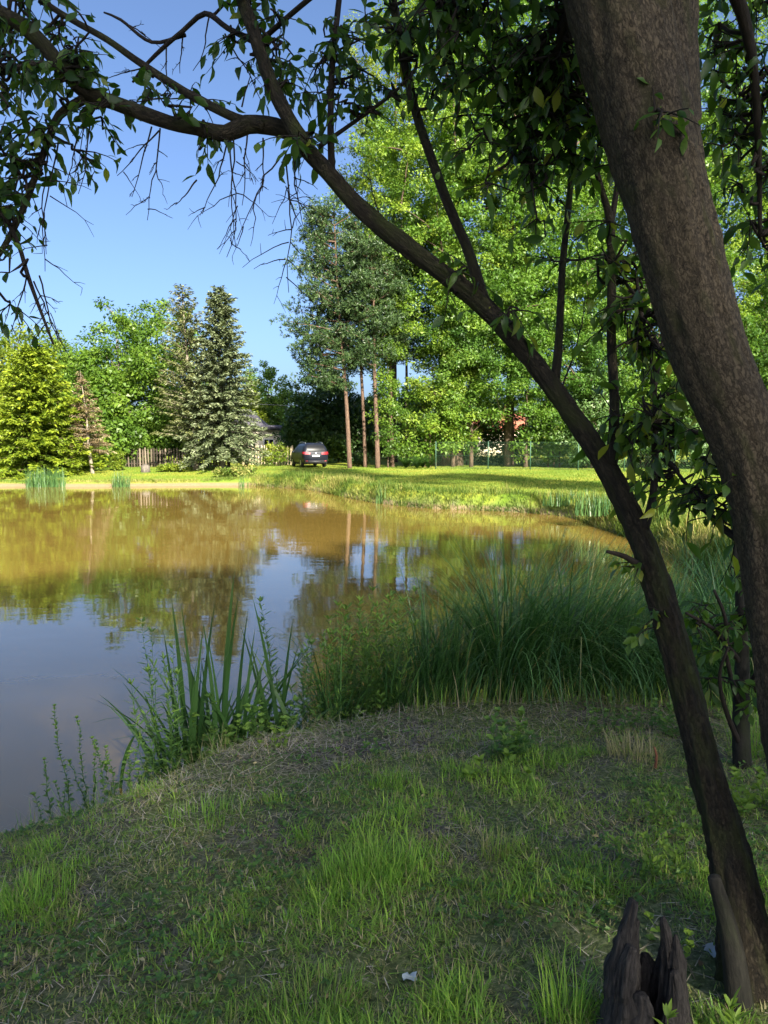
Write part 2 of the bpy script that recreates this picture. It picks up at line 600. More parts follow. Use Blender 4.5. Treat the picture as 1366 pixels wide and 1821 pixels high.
m_water, n, l, out = new_mat('muddy_pond_water')
geo = n.new('ShaderNodeNewGeometry')
mp = n.new('ShaderNodeMapping')
mp.inputs['Scale'].default_value = (0.55, 1.0, 1.0)
l.new(geo.outputs['Position'], mp.inputs[0])
n1 = noise_tex(n, l, mp.outputs[0], 1.1, 3, 0.5)
n2 = noise_tex(n, l, mp.outputs[0], 5.0, 3, 0.5)
patch = noise_tex(n, l, geo.outputs['Position'], 0.16, 2)
pr = n.new('ShaderNodeMapRange')
pr.inputs['From Min'].default_value = 0.42
pr.inputs['From Max'].default_value = 0.62
pr.inputs['To Min'].default_value = 0.25
l.new(patch, pr.inputs[0])
b1 = n.new('ShaderNodeBump')
b1.inputs['Strength'].default_value = 1.0
b1.inputs['Distance'].default_value = 0.0042
l.new(n1, b1.inputs['Height'])
b2 = n.new('ShaderNodeBump')
b2.inputs['Distance'].default_value = 0.0018
l.new(pr.outputs[0], b2.inputs['Strength'])
l.new(n2, b2.inputs['Height'])
l.new(b1.outputs[0], b2.inputs['Normal'])
p = n.new('ShaderNodeBsdfPrincipled')
silt = noise_tex(n, l, geo.outputs['Position'], 0.12, 3)
l.new(ramp(n, l, silt, [(0.35, (0.168, 0.110, 0.024)), (0.65, (0.200, 0.134, 0.031))]), p.inputs['Base Color'])
p.inputs['Roughness'].default_value = 0.03
p.inputs['IOR'].default_value = 1.58
l.new(b2.outputs[0], p.inputs['Normal'])
l.new(p.outputs[0], out.inputs['Surface'])
gw = Geo()
lo, hi = POLY.min(0) - 1.5, POLY.max(0) + 1.5
gw.add([[lo[0], lo[1], 0], [hi[0], lo[1], 0], [hi[0], hi[1], 0], [lo[0], hi[1], 0]], None, [[0, 1, 2, 3]])
gw.obj('pond_water', m_water, kind='structure', label='muddy brown pond water', category='water')

# ------------------------------------------------------------------ far trees
GREEN_MID = [(0.0, (0.040, 0.085, 0.012)), (0.5, (0.085, 0.160, 0.018)), (1.0, (0.160, 0.235, 0.028))]
M_MAPLE = leaf_mat('leaf_maple', GREEN_MID, 0.38)
M_POPLAR = leaf_mat('leaf_poplar', [(0.0, (0.045, 0.100, 0.014)), (0.5, (0.118, 0.205, 0.024)), (1.0, (0.235, 0.300, 0.036))], 0.38)
M_POPLARB = leaf_mat('leaf_poplar_fresh', [(0.0, (0.032, 0.080, 0.012)), (0.5, (0.085, 0.170, 0.022)), (1.0, (0.17, 0.255, 0.032))], 0.38)
M_ALDER = leaf_mat('leaf_alder', [(0.0, (0.026, 0.068, 0.012)), (0.5, (0.066, 0.142, 0.022)), (1.0, (0.15, 0.23, 0.03))], 0.36)
M_DARKLEAF = leaf_mat('leaf_dark', [(0.0, (0.018, 0.042, 0.012)), (0.6, (0.040, 0.085, 0.018)), (1.0, (0.085, 0.140, 0.025))], 0.3)
M_YELLOWLEAF = leaf_mat('leaf_yellow_green', [(0.0, (0.06, 0.10, 0.012)), (0.5, (0.14, 0.20, 0.02)), (1.0, (0.26, 0.29, 0.03))], 0.4)
M_GOLDCON = leaf_mat('needle_golden', [(0.0, (0.045, 0.090, 0.012)), (0.5, (0.145, 0.205, 0.018)), (1.0, (0.265, 0.31, 0.025))], 0.28)
M_SPRUCE = leaf_mat('needle_blue_spruce', [(0.0, (0.045, 0.068, 0.034)), (0.5, (0.115, 0.145, 0.072)), (1.0, (0.20, 0.225, 0.12))], 0.12)
M_PINEOLD = leaf_mat('needle_olive_pine', [(0.0, (0.045, 0.062, 0.024)), (0.5, (0.115, 0.135, 0.05)), (1.0, (0.20, 0.205, 0.08))], 0.14)
M_PINE = leaf_mat('needle_scots_pine', [(0.0, (0.014, 0.032, 0.012)), (0.5, (0.034, 0.068, 0.021)), (1.0, (0.078, 0.122, 0.034))], 0.12)
M_DEADCON = leaf_mat('needle_dead', [(0.0, (0.09, 0.06, 0.03)), (0.6, (0.20, 0.145, 0.08)), (1.0, (0.26, 0.23, 0.11))], 0.1)
M_ELDER = leaf_mat('leaf_pale_elder', [(0.0, (0.05, 0.10, 0.03)), (0.6, (0.11, 0.19, 0.06)), (0.92, (0.17, 0.26, 0.10)), (1.0, (0.6, 0.62, 0.5))], 0.35)
M_BARKGREY = bark_mat('bark_grey', (0.05, 0.042, 0.035), (0.19, 0.165, 0.135), scale=9)
M_BARKPALE = bark_mat('bark_pale_pine', (0.10, 0.08, 0.06), (0.34, 0.29, 0.22), scale=9)
M_BARKRED = bark_mat('bark_scots_pine', (0.042, 0.028, 0.02), (0.15, 0.095, 0.065), scale=8, plate=True)
M_BARKBROWN = bark_mat('bark_brown', (0.035, 0.024, 0.016), (0.13, 0.09, 0.06), scale=7)


def bez(a, b, sag, n=6, rng=None, jit=0.0):
    t = np.linspace(0, 1, n)[:, None]
    m = (a + b) / 2 + np.array([0, 0, sag])
    P = (1 - t) ** 2 * a + 2 * t * (1 - t) * m + t * t * b
    if rng is not None and jit:
        P[1:-1] += rng.normal(0, jit, (n - 2, 3))
    return P


def clump_leaves(g, C, R, n_per, size, rng, crown_c, flat=0.75, bias=None, drop=0.0):
    """Leaves in small flattened clumps; tint brighter on average for some clumps."""
    n = len(C)
    idx = np.repeat(np.arange(n), n_per)
    N = len(idx)
    d = norm(rng.normal(size=(N, 3)))
    r = rng.random(N) ** 0.45
    P = C[idx] + d * (r * R[idx])[:, None] * np.array([1, 1, flat])
    outw = norm(C[idx] - crown_c)
    Zn = norm(0.85 * d + 0.25 * outw + np.array([0, 0, 0.5]) + 0.42 * rng.normal(size=(N, 3)))
    Y = norm(d * np.array([1, 1, 0.3]) + 0.7 * rng.normal(size=(N, 3)) + np.array([0, 0, -0.35 - drop]))
    L = size * rng.uniform(0.45, 1.5, N)
    base = (rng.random(n) if bias is None else bias)
    tint = np.clip(0.68 * base[idx] + 0.32 * rng.random(N), 0, 1)
    place(g, LEAF1_V, LEAF1_T, P, Y, Zn, L * 1.08, L * 0.85, tint)


def broadleaf(name, label, base, lobes, n_cl, n_per, leaf, m_leaf, m_bark, trunk_r, seed, cl_r=(0.6, 1.1), lean=(0, 0), cat='tree', group=None, trunks=None, top=None, flat=0.75):
    """lobes: list of (dx, dy, z, rx, ry, rz) ellipsoids relative to the trunk foot; clumps sit through their volume."""
    rng = rng_of(seed)
    base = np.asarray(base, float)
    root = thing(name, label, cat, base, group)
    lb = np.array(lobes, float)
    vol = lb[:, 3] * lb[:, 4] * lb[:, 5]
    pick = rng.choice(len(lb), n_cl, p=vol / vol.sum())
    d = norm(rng.normal(size=(n_cl, 3)))
    r = rng.uniform(0.25, 1.0, n_cl) ** 0.4
    wob = 0.82 + 0.36 * rng.random(n_cl)
    C = base + lb[pick, :3] + d * (r * wob)[:, None] * lb[pick, 3:6]
    C[:, 2] = np.maximum(C[:, 2], base[2] + 0.3)
    zt = (base[2] + (lb[:, 2] + 0.55 * lb[:, 5]).max()) if top is None else base[2] + top
    gt = Geo()
    sk = []
    for k, (tx, ty) in enumerate(trunks or [(0, 0)]):
        n = 9
        zz = np.linspace(base[2] - 0.3, zt, n)
        f = np.linspace(0, 1, n)
        P = np.stack([base[0] + tx + lean[0] * f + rng.normal(0, 0.12, n) * f, base[1] + ty + lean[1] * f + rng.normal(0, 0.12, n) * f, zz], -1)
        R = trunk_r * (1 - 0.85 * f) + 0.12 * trunk_r * (f < 0.05)
        P, R = resample(P, R, 0.6)
        tube(gt, P, R, 8, rough=0.1, seed=seed + k)
        sk.append(P[P[:, 2] > base[2] + 0.15 * (zt - base[2])])
    sk = np.vstack(sk)
    order = np.argsort(np.linalg.norm((C - base)[:, :2], axis=1))
    for i in order[:: max(1, n_cl // 70)]:
        c = C[i]
        dd = np.linalg.norm(sk - c, axis=1) + 1.2 * np.maximum(0, sk[:, 2] - c[2] + 0.3)
        a = sk[np.argmin(dd)]
        P = bez(a, c, 0.12 * np.linalg.norm(c - a), 6, rng, 0.05)
        ln = np.linalg.norm(c - a)
        r0 = min(trunk_r * 0.45, 0.018 + 0.016 * ln)
        tube(gt, P, np.linspace(r0, 0.012, 6), 4, cap=False)
        sk = np.vstack([sk, P[2:]])
    gt.obj('trunk', m_bark, root, True)
    gl = Geo()
    cc = base + np.array([lb[:, 0].mean(), lb[:, 1].mean(), lb[:, 2].mean()])
    clump_leaves(gl, C, rng.uniform(*cl_r, n_cl), n_per, leaf, rng, cc, flat)
    gl.obj('crown', m_leaf, root, kind='stuff')
    return root


def conifer(name, label, base, h, r_bot, m_leaf, m_bark, trunk_r, seed, skirt=0.05, per=8, step=0.34, droop=0.35, blade=(0.34, 0.07), density=1.0, lean=(0, 0), power=0.85, gaps=0.0, up=0.0, group=None):
    rng = rng_of(seed)
    base = np.asarray(base, float)
    root = thing(name, label, 'conifer tree', base, group)
    gt, gl = Geo(), Geo()
    f = np.linspace(0, 1, 14)
    P = np.stack([base[0] + lean[0] * f + 0.04 * np.sin(f * 9 + seed), base[1] + lean[1] * f, base[2] - 0.2 + f * (h + 0.2)], -1)
    R = trunk_r * (1 - 0.93 * f)
    tube(gt, *resample(P, R, 0.5), 8, rough=0.08, seed=seed)
    z = skirt * h
    while z < h - 0.1:
        fz = z / h
        ln0 = r_bot * (1 - (fz - skirt) / (1 - skirt)) ** power + 0.12
        c = np.array([base[0] + lean[0] * fz, base[1] + lean[1] * fz, base[2] + z])
        k = max(4, int(per * (0.55 + 0.45 * ln0 / r_bot) + rng.integers(-1, 2)))
        a0 = rng.random() * 6.28
        for b in range(k):
            if rng.random() < gaps:
                continue
            az = a0 + b * 6.283 / k + rng.normal(0, 0.18)
            ln = ln0 * rng.uniform(0.72, 1.12)
            d = np.array([math.cos(az), math.sin(az), 0])
            dr = droop * rng.uniform(0.7, 1.3) * (1 - 0.75 * fz)
            t = np.linspace(0, 1, 6)[:, None]
            Q = c + rng.normal(0, 0.08, 3) + d * ln * t + np.array([0, 0, 1.0]) * ln * ((up + 0.12 * (1 - fz)) * t - dr * t * t + 0.25 * dr * t ** 4 + fz * 0.55 * t)
            tube(gt, Q, np.linspace(0.012 + 0.012 * ln, 0.006, 6), 3, cap=False)
            m = int(density * (8 + 26 * ln))
            tt = rng.random(m) ** 0.75
            P0 = np.stack([np.interp(tt, t[:, 0], Q[:, j]) for j in range(3)], -1)
            side = np.array([-d[1], d[0], 0])
            s = rng.choice([-1, 1], m)
            Y = d * 0.65 + side * (s * rng.uniform(0.2, 1.0, m))[:, None] + np.stack([np.zeros(m), np.zeros(m), rng.normal(-0.18, 0.3, m)], -1)
            L = blade[0] * rng.uniform(0.6, 1.4, m) * (1.15 - 0.5 * tt)
            Zn = norm(np.array([0, 0, 1.0]) + 0.5 * rng.normal(size=(m, 3)))
            off = rng.normal(0, 0.05, (m, 3))
            tb = np.clip(0.15 + 0.55 * tt + rng.normal(0, 0.18, m), 0, 1)
            place(gl, LEAF2_V, LEAF2_T, P0 + off, Y, Zn, L, blade[1] * rng.uniform(0.7, 1.5, m), tb)
        z += step * rng.uniform(0.8, 1.2)
    gt.obj('trunk', m_bark, root, True)
    gl.obj('crown', m_leaf, root, kind='stuff')
    return root


def scots_pine(name, label, base, h, seed, lean=(0, 0), first=0.35, spread=2.6, left_bias=0.0, trunk_r=0.17, n_br=46, group=None, m_leaf=None, m_bark=None):
    rng = rng_of(seed)
    base = np.asarray(base, float)
    root = thing(name, label, 'pine tree', base, group)
    gt, gl = Geo(), Geo()
    f = np.linspace(0, 1, 12)
    P = np.stack([base[0] + lean[0] * f ** 1.2 + 0.10 * np.sin(f * 7 + seed) * f, base[1] + lean[1] * f, base[2] - 0.2 + f * (h + 0.2)], -1)
    R = trunk_r * (1 - 0.82 * f)
    P, R = resample(P, R, 0.5)
    tube(gt, P, R, 9, rough=0.07, seed=seed)
    ff = np.linspace(0, 1, len(P))
    tuft_c, tuft_d = [], []
    for b in range(n_br):
        fz = first + (1 - first) * ((b + rng.random()) / n_br)
        i = min(len(P) - 1, int(fz * (len(P) - 1)))
        prof = math.sin(min(1, (fz - first) / (1 - first) * 1.0 + 0.28) * math.pi * 0.86) ** 0.8
        az = rng.random() * 6.283
        if rng.random() < left_bias:
            az = math.pi + rng.normal(0, 0.7)
        ln = spread * (0.25 + 0.75 * prof) * rng.uniform(0.5, 1.15)
        d = np.array([math.cos(az), math.sin(az), rng.uniform(-0.05, 0.35) + 0.4 * (fz - 0.6)])
        t = np.linspace(0, 1, 6)[:, None]
        Q = P[i] + d * ln * t + np.array([0, 0, 1.0]) * (0.12 * ln * t ** 2) + rng.normal(0, 0.06, (6, 3)) * t
        tube(gt, Q, np.linspace(0.018 + 0.014 * ln, 0.01, 6), 4, cap=False)
        k = int(5 + 7 * ln)
        for s in range(k):
            t0 = 0.25 + 0.75 * rng.random() ** 0.7
            p = np.array([np.interp(t0, t[:, 0], Q[:, j]) for j in range(3)])
            off = rng.normal(0, 1, 3) * np.array([0.28, 0.28, 0.14]) * (0.5 + 0.35 * ln)
            q = p + off
            tuft_c.append(q)
            tuft_d.append(norm(off + d * 0.4 + np.array([0, 0, 0.25])))
    C, D = np.array(tuft_c), np.array(tuft_d)
    # each tuft: several shoots with radiating needles
    sh = 4
    C = np.repeat(C, sh, 0) + rng.normal(0, 0.13, (len(C) * sh, 3))
    D = norm(np.repeat(D, sh, 0) + rng.normal(0, 0.5, (len(D) * sh, 3)))
    nb = 7
    PP = np.repeat(C, nb, 0)
    DD = norm(np.repeat(D, nb, 0) + 0.75 * rng.normal(size=(len(PP), 3)))
    tb = np.clip(np.repeat(rng.random(len(C)), nb) * 0.6 + 0.4 * rng.random(len(PP)), 0, 1)
    place(gl, LEAF1_V, LEAF1_T, PP, DD, rng.normal(size=(len(PP), 3)), rng.uniform(0.16, 0.30, len(PP)), 0.062, tb)
    gt.obj('trunk', m_bark or M_BARKRED, root, True)
    gl.obj('crown', m_leaf or M_PINE, root, kind='stuff')
    return root


def foot(u, Y):
    """Foot on the ground seen at photo column u at depth Y."""
    x = (u - 683.0) / 1366.0 * Y / COS_P * 1.0
    for _ in range(3):
        z = Hs(x, Y)
        f = Y * COS_P - (z - CAM[2]) * SIN_P
        x = (u - 683.0) / 1366.0 * f
    return np.array([x, Y, z])


def top_h(v, Y):
    """World height of photo row v at depth Y."""
    return W(683, v, Y)[2]


# --- left bank: golden conifer, dying spruce, maples, pine, blue spruce
conifer('golden_conifer', 'bushy golden green conifer at the far left end of the picket fence', foot(70, 49), 8.2, 3.7, M_GOLDCON, M_BARKBROWN, 0.22, 101, skirt=0.01, per=11, step=0.30, droop=0.30, blade=(0.42, 0.13), density=1.5, power=0.62)
conifer('golden_conifer', 'second golden green conifer cut by the left picture edge', foot(-75, 50), 8.0, 3.4, M_GOLDCON, M_BARKBROWN, 0.22, 102, skirt=0.01, per=11, step=0.32, droop=0.30, blade=(0.42, 0.13), density=1.3, power=0.62)
conifer('dying_spruce', 'small thin dying spruce with brown needles before the picket fence', foot(165, 50), 6.6, 1.5, M_DEADCON, M_BARKPALE, 0.13, 103, skirt=0.22, per=7, step=0.26, droop=0.42, blade=(0.26, 0.05), density=1.5, lean=(-0.55, 0), power=0.9, gaps=0.1)
for k, (u, Y, vt, rw, lab, mat) in enumerate([
        (-60, 62, 560, 4.2, 'yellowish broadleaf tree rising at the left picture edge behind conifers', M_YELLOWLEAF),
        (45, 60, 572, 4.0, 'yellow green broadleaf tree directly behind the bushy golden conifer', M_YELLOWLEAF),
        (120, 64, 588, 3.6, 'light green tree behind the thin dying spruce', M_MAPLE),
        (215, 58, 540, 4.3, 'tall bright green maple between dying spruce and olive pine', M_MAPLE),
        (285, 63, 525, 4.0, 'green maple right behind the crown of the olive pine', M_MAPLE),
        (165, 56, 660, 2.6, 'lower bright maple growing just behind the picket fence', M_MAPLE)]):
    b = foot(u, Y)
    h = top_h(vt, Y) - b[2]
    broadleaf('broadleaf_tree', lab, b, [(0, 0, h * 0.66, rw * 0.85, rw * 0.85, h * 0.33), (-rw * 0.35, -0.8, h * 0.40, rw * 0.8, rw * 0.8, h * 0.34), (rw * 0.4, -0.6, h * 0.42, rw * 0.75, rw * 0.8, h * 0.36), (0, -1, h * 0.2, rw, rw * .8, h * 0.2)],
              230, 110, 0.22, mat, M_BARKGREY, 0.22, 200 + k, cl_r=(0.5, 1.15), group='broadleaf trees behind the picket fence')
b = foot(350, 53.2)
conifer('olive_pine', 'olive grey pine with a long bare pale trunk in front of the fence', b, top_h(506, 53.2) - b[2], 2.7, M_PINEOLD, M_BARKPALE, 0.2, 111, skirt=0.17, per=7, step=0.30, droop=0.22, blade=(0.34, 0.075), density=1.25, lean=(-0.75, 0), power=0.62, gaps=0.12, up=0.12)
b = foot(396, 52.6)
conifer('blue_spruce', 'silvery blue green spruce beside the olive pine', b, top_h(513, 52.6) - b[2], 3.0, M_SPRUCE, M_BARKGREY, 0.2, 112, skirt=0.08, per=10, step=0.26, droop=0.45, blade=(0.34, 0.10), density=1.7, power=0.62)
# --- behind the house and the van
for k, (u, Y, vt, rw, hb, lab, mat, cat) in enumerate([
        (478, 92, 640, 3.4, 0.1, 'round bright green tree behind the cream house', M_MAPLE, 'tree'),
        (446, 88, 690, 1.8, 0.05, 'narrow yellow green shrub tree right of the blue spruce', M_YELLOWLEAF, 'tree'),
        (572, 74, 652, 3.3, 0.1, 'dark green tree rising behind the parked van', M_DARKLEAF, 'tree'),
        (604, 66, 668, 2.7, 0.02, 'dark bushy tree between the van and the pine trunks', M_DARKLEAF, 'tree'),
        (562, 64, 700, 2.2, 0.02, 'dense dark shrub tree directly behind the parked van', M_DARKLEAF, 'tree'),
        (660, 84, 700, 3.4, 0.05, 'distant mid green tree seen between the pine trunks', M_MAPLE, 'tree'),
        (725, 80, 690, 3.0, 0.05, 'distant green tree seen right of the pine trunks', M_DARKLEAF, 'tree')]):
    b = foot(u, Y)
    h = top_h(vt, Y) - b[2]
    broadleaf('broadleaf_tree', lab, b, [(0, 0, h * 0.62, rw * 0.9, rw * 0.9, h * 0.36), (-rw * 0.3, -0.6, h * 0.36, rw * 0.85, rw * 0.8, h * 0.30), (rw * 0.35, -0.4, h * 0.34, rw * 0.8, rw * 0.8, h * 0.3)],
              130, 110, 0.24, mat, M_BARKBROWN, 0.2, 230 + k, cl_r=(0.5, 1.0), cat=cat, group='trees behind the house and the van')
# --- five Scots pines
for k, (u, Y, vt, lx, sp, lb, first, lab) in enumerate([
        (622, 52.5, 372, -1.1, 3.3, 0.55, 0.34, 'leftmost Scots pine, blue green boughs reaching out over the van'),
        (650, 53.5, 395, -0.7, 2.3, 0.3, 0.42, 'second Scots pine from the van, red brown trunk'),
        (672, 52.0, 420, -0.5, 2.0, 0.3, 0.48, 'third Scots pine from the van, thickest trunk of the row'),
        (698, 54.0, 390, -0.5, 2.2, 0.2, 0.45, 'fourth Scots pine from the van, orange sunlit trunk'),
        (725, 57.5, 400, -0.4, 2.3, 0.2, 0.45, 'last Scots pine of the row, set farther back')]):
    b = foot(u, Y)
    scots_pine('scots_pine', lab, b, top_h(vt, Y) - b[2], 120 + k, lean=(lx, 0), first=first, spread=sp, left_bias=lb, trunk_r=(0.165, 0.15, 0.175, 0.16, 0.14)[k], n_br=(88, 66, 58, 60, 58)[k], group='row of Scots pines on the lawn')
# --- the tall poplars and alders right
for k, (u, Y, vt, rw, low, ncl, npr, lab, mat) in enumerate([
        (790, 57, -110, 6.4, 0.20, 760, 125, 'tall poplar with thick trunk right of the pines', M_POPLAR),
        (700, 68, -60, 5.6, 0.34, 420, 105, 'pale yellow green poplar rising behind the Scots pines', M_YELLOWLEAF),
        (905, 55, -80, 6.0, 0.22, 640, 120, 'tall poplar behind the wire fence, trunk left of the elder', M_POPLARB),
        (1040, 60, -100, 6.4, 0.12, 680, 115, 'tall leafy poplar behind the upper bend of the leaning trunk', M_POPLAR),
        (1190, 57, -80, 6.0, 0.12, 560, 115, 'leafy poplar seen left of the thick foreground trunk', M_POPLARB),
        (1350, 55, -50, 6.0, 0.12, 480, 110, 'poplar seen beyond the thick foreground trunk', M_POPLAR),
        (1500, 52, 50, 5.0, 0.12, 200, 90, 'poplar just outside the right picture edge', M_POPLAR)]):
    b = foot(u, Y)
    h = top_h(vt, Y) - b[2]
    lobes = [(0, 0, h * 0.72, rw * 0.8, rw * 0.8, h * 0.26), (-rw * 0.35, -1, h * 0.5, rw * 0.8, rw * 0.8, h * 0.22), (rw * 0.4, -0.5, h * 0.46, rw * 0.8, rw * 0.8, h * 0.24), (0, -1.2, h * (low + 0.1), rw * 0.9, rw * 0.7, h * 0.13)]
    broadleaf('poplar_tree', lab, b, lobes, ncl, int(npr * 1.35), 0.165, mat, M_BARKBROWN, (0.5, 0.35, 0.36, 0.4, 0.4, 0.4, 0.35)[k], 260 + k, cl_r=(0.45, 1.05), group='tall poplars behind the wire fence', trunks=[(0, 0), (0.9, 0.4)] if k == 0 else None)
# --- understorey behind the wire fence
for k, (u, Y, vt, rw, lab, mat) in enumerate([
        (765, 54, 640, 2.4, 'bright leafy alder bush beside the ferns', M_POPLAR),
        (830, 60, 690, 2.6, 'dark bush under the poplars left part of wire fence', M_DARKLEAF),
        (905, 59, 700, 2.2, 'dark bush in front of the red roofed house', M_DARKLEAF),
        (985, 53, 690, 2.4, 'green hazel bush behind the wire fence', M_MAPLE),
        (1062, 51, 660, 2.3, 'pale flowering elder bush behind the wire fence', M_ELDER),
        (1150, 52, 690, 2.6, 'green bush behind wire fence between the two foreground trunks', M_MAPLE),
        (1245, 50, 690, 2.6, 'leafy bush behind wire fence beside thick foreground trunk', M_ELDER),
        (1340, 49, 690, 2.6, 'leafy bush at far right end of wire fence', M_MAPLE)]):
    b = foot(u, Y)
    h = top_h(vt, Y) - b[2]
    broadleaf('leafy_bush', lab, b, [(0, 0, h * 0.55, rw * 0.9, rw * 0.8, h * 0.42), (-rw * 0.4, 0, h * 0.3, rw * 0.7, rw * 0.7, h * 0.28), (rw * 0.4, 0, h * 0.3, rw * 0.7, rw * 0.7, h * 0.28)],
              90, 95, 0.17, mat, M_BARKBROWN, 0.07, 300 + k, cl_r=(0.4, 0.85), cat='bush', group='bushes behind the wire fence', trunks=[(0, 0), (0.4, 0.1), (-0.35, 0.2)])
# --- middle storey under the poplars
for k, (u, Y, vt, rw, lab, mat) in enumerate([
        (806, 54.5, 430, 2.4, 'bright young alder at the foot of the thick trunked poplar', M_POPLAR),
        (838, 54, 400, 3.0, 'young alder behind the left stretch of wire fence', M_ALDER),
        (935, 53, 420, 3.0, 'young alder behind the middle stretch of wire fence', M_POPLARB),
        (1040, 52.5, 400, 3.2, 'young alder rising behind the pale elder bush', M_ALDER),
        (1150, 52, 440, 3.2, 'young alder seen between the two foreground trunks', M_POPLARB),
        (1260, 51, 420, 3.2, 'young alder seen just left of the thick foreground trunk', M_POPLAR),
        (1370, 50, 440, 3.2, 'young alder seen behind the thick foreground trunk', M_ALDER),
        (690, 52.8, 560, 1.0, 'thin young birch with light leaves standing among the pine trunks', M_MAPLE)]):
    b = foot(u, Y)
    h = top_h(vt, Y) - b[2]
    broadleaf('alder_tree', lab, b, [(0, 0, h * 0.68, rw * 0.8, rw * 0.8, h * 0.3), (-rw * 0.35, -0.6, h * 0.45, rw * 0.8, rw * 0.8, h * 0.26), (rw * 0.4, -0.4, h * 0.42, rw * 0.8, rw * 0.8, h * 0.28), (0, -0.5, h * (0.26 if k not in (1, 2) else 0.5), rw * 0.8, rw * 0.7, h * 0.2)],
              190 if rw > 2 else 40, 190, 0.14, mat, M_BARKBROWN, 0.15 if rw > 2 else 0.06, 330 + k, cl_r=(0.4, 0.9), group='young alders under the poplars')
# --- the far wood that closes the view
rng = rng_of(77)
gf = Geo()
nC_ = 1500
ang = rng.uniform(-1.15, 1.15, nC_)
rad_ = rng.uniform(105, 150, nC_)
C = np.stack([np.sin(ang) * rad_, np.cos(ang) * rad_, rng.random(nC_) ** 0.8 * (9.0 + 2.5 * np.sin(ang * 23))], -1)
clump_leaves(gf, C, rng.uniform(1.6, 3.2, nC_), 46, 0.75, rng, np.array([0, 130, 2.0]))
gf.obj('distant_wood', M_DARKLEAF, kind='stuff', label='distant green wood behind the gardens', category='wood')

# ------------------------------------------------------------------ the parked van
M_PAINT = plain_mat('car_paint_navy', (0.009, 0.011, 0.018), 0.42, 0.0, 0.3, coat=0.15)
M_GLASSD = plain_mat('tinted_glass', (0.006, 0.007, 0.009), 0.34, 0.0, 0.15)
M_REDLAMP = plain_mat('red_lamp', (0.26, 0.012, 0.014), 0.3, 0.0, 0.5, coat=1.0)
M_RUBBER = plain_mat('rubber', (0.012, 0.012, 0.013), 0.75)
M_ALLOY = plain_mat('alloy', (0.45, 0.46, 0.48), 0.35, 0.9)
M_PLATE = plain_mat('plate_white', (0.75, 0.76, 0.76), 0.4)
M_TRIM = plain_mat('black_trim', (0.02, 0.02, 0.022), 0.55)

VX = np.array([-2.25, -2.20, -2.05, -1.85, -1.0, 0.0, 0.45, 0.85, 1.25, 1.75, 2.10, 2.26])
VT = np.array([0.98, 1.28, 1.56, 1.64, 1.68, 1.66, 1.60, 1.36, 1.10, 1.02, 0.90, 0.72])
van_yaw = math.atan2(0.95, -0.32)
van_base = foot(549, 55.5)
van = thing('parked_van', 'dark navy family van parked on the shaded lawn with its tail towards the pond', 'car', van_base)


def van_obj(g, name, mat, parent, smooth_shade=False):
    me = g.mesh(name, (0, 0, 0), smooth_shade)
    me.materials.append(mat)
    o = bpy.data.objects.new(name, me)
    scene.collection.objects.link(o)
    o.parent = parent
    return o


van.rotation_euler = (0, 0, van_yaw)
g = Geo()
rows = []
for x, tz in zip(VX, VT):
    belt = min(1.02, tz - 0.06)
    endf = 1.0 if -2.1 < x < 1.9 else 0.93
    half = [(0.72 * endf, 0.24), (0.86 * endf, 0.36), (0.915 * endf, 0.62), (0.905 * endf, belt), (0.90 * endf - 0.30 * max(0, tz - belt), belt + 0.75 * (tz - belt)), (0.62 * endf, tz), (0.3 * endf, tz + 0.02)]
    pts = [(x, y, z) for y, z in half] + [(x, 0, tz + 0.03)] + [(x, -y, z) for y, z in half[::-1]]
    rows.append(pts)
A = np.array(rows)
k = A.shape[1]
q = []
for i in range(len(VX) - 1):
    for j in range(k):
        q.append((i * k + j, i * k + (j + 1) % k, (i + 1) * k + (j + 1) % k, (i + 1) * k + j))
V = A.reshape(-1, 3)
tris = []
for e, i in ((0, 0), (1, len(VX) - 1)):
    c = len(V)
    V = np.vstack([V, A[i].mean(0)])
    for j in range(k):
        tris.append((i * k + j, i * k + (j + 1) % k, c) if e else (i * k + (j + 1) % k, i * k + j, c))
g.add(V, tris, q)
van_obj(g, 'body', M_PAINT, van, True)


def hatch_x(z):
    return np.interp(z, [0.3, 0.98, 1.28, 1.56], [-2.27, -2.262, -2.215, -2.065]) - 0.006


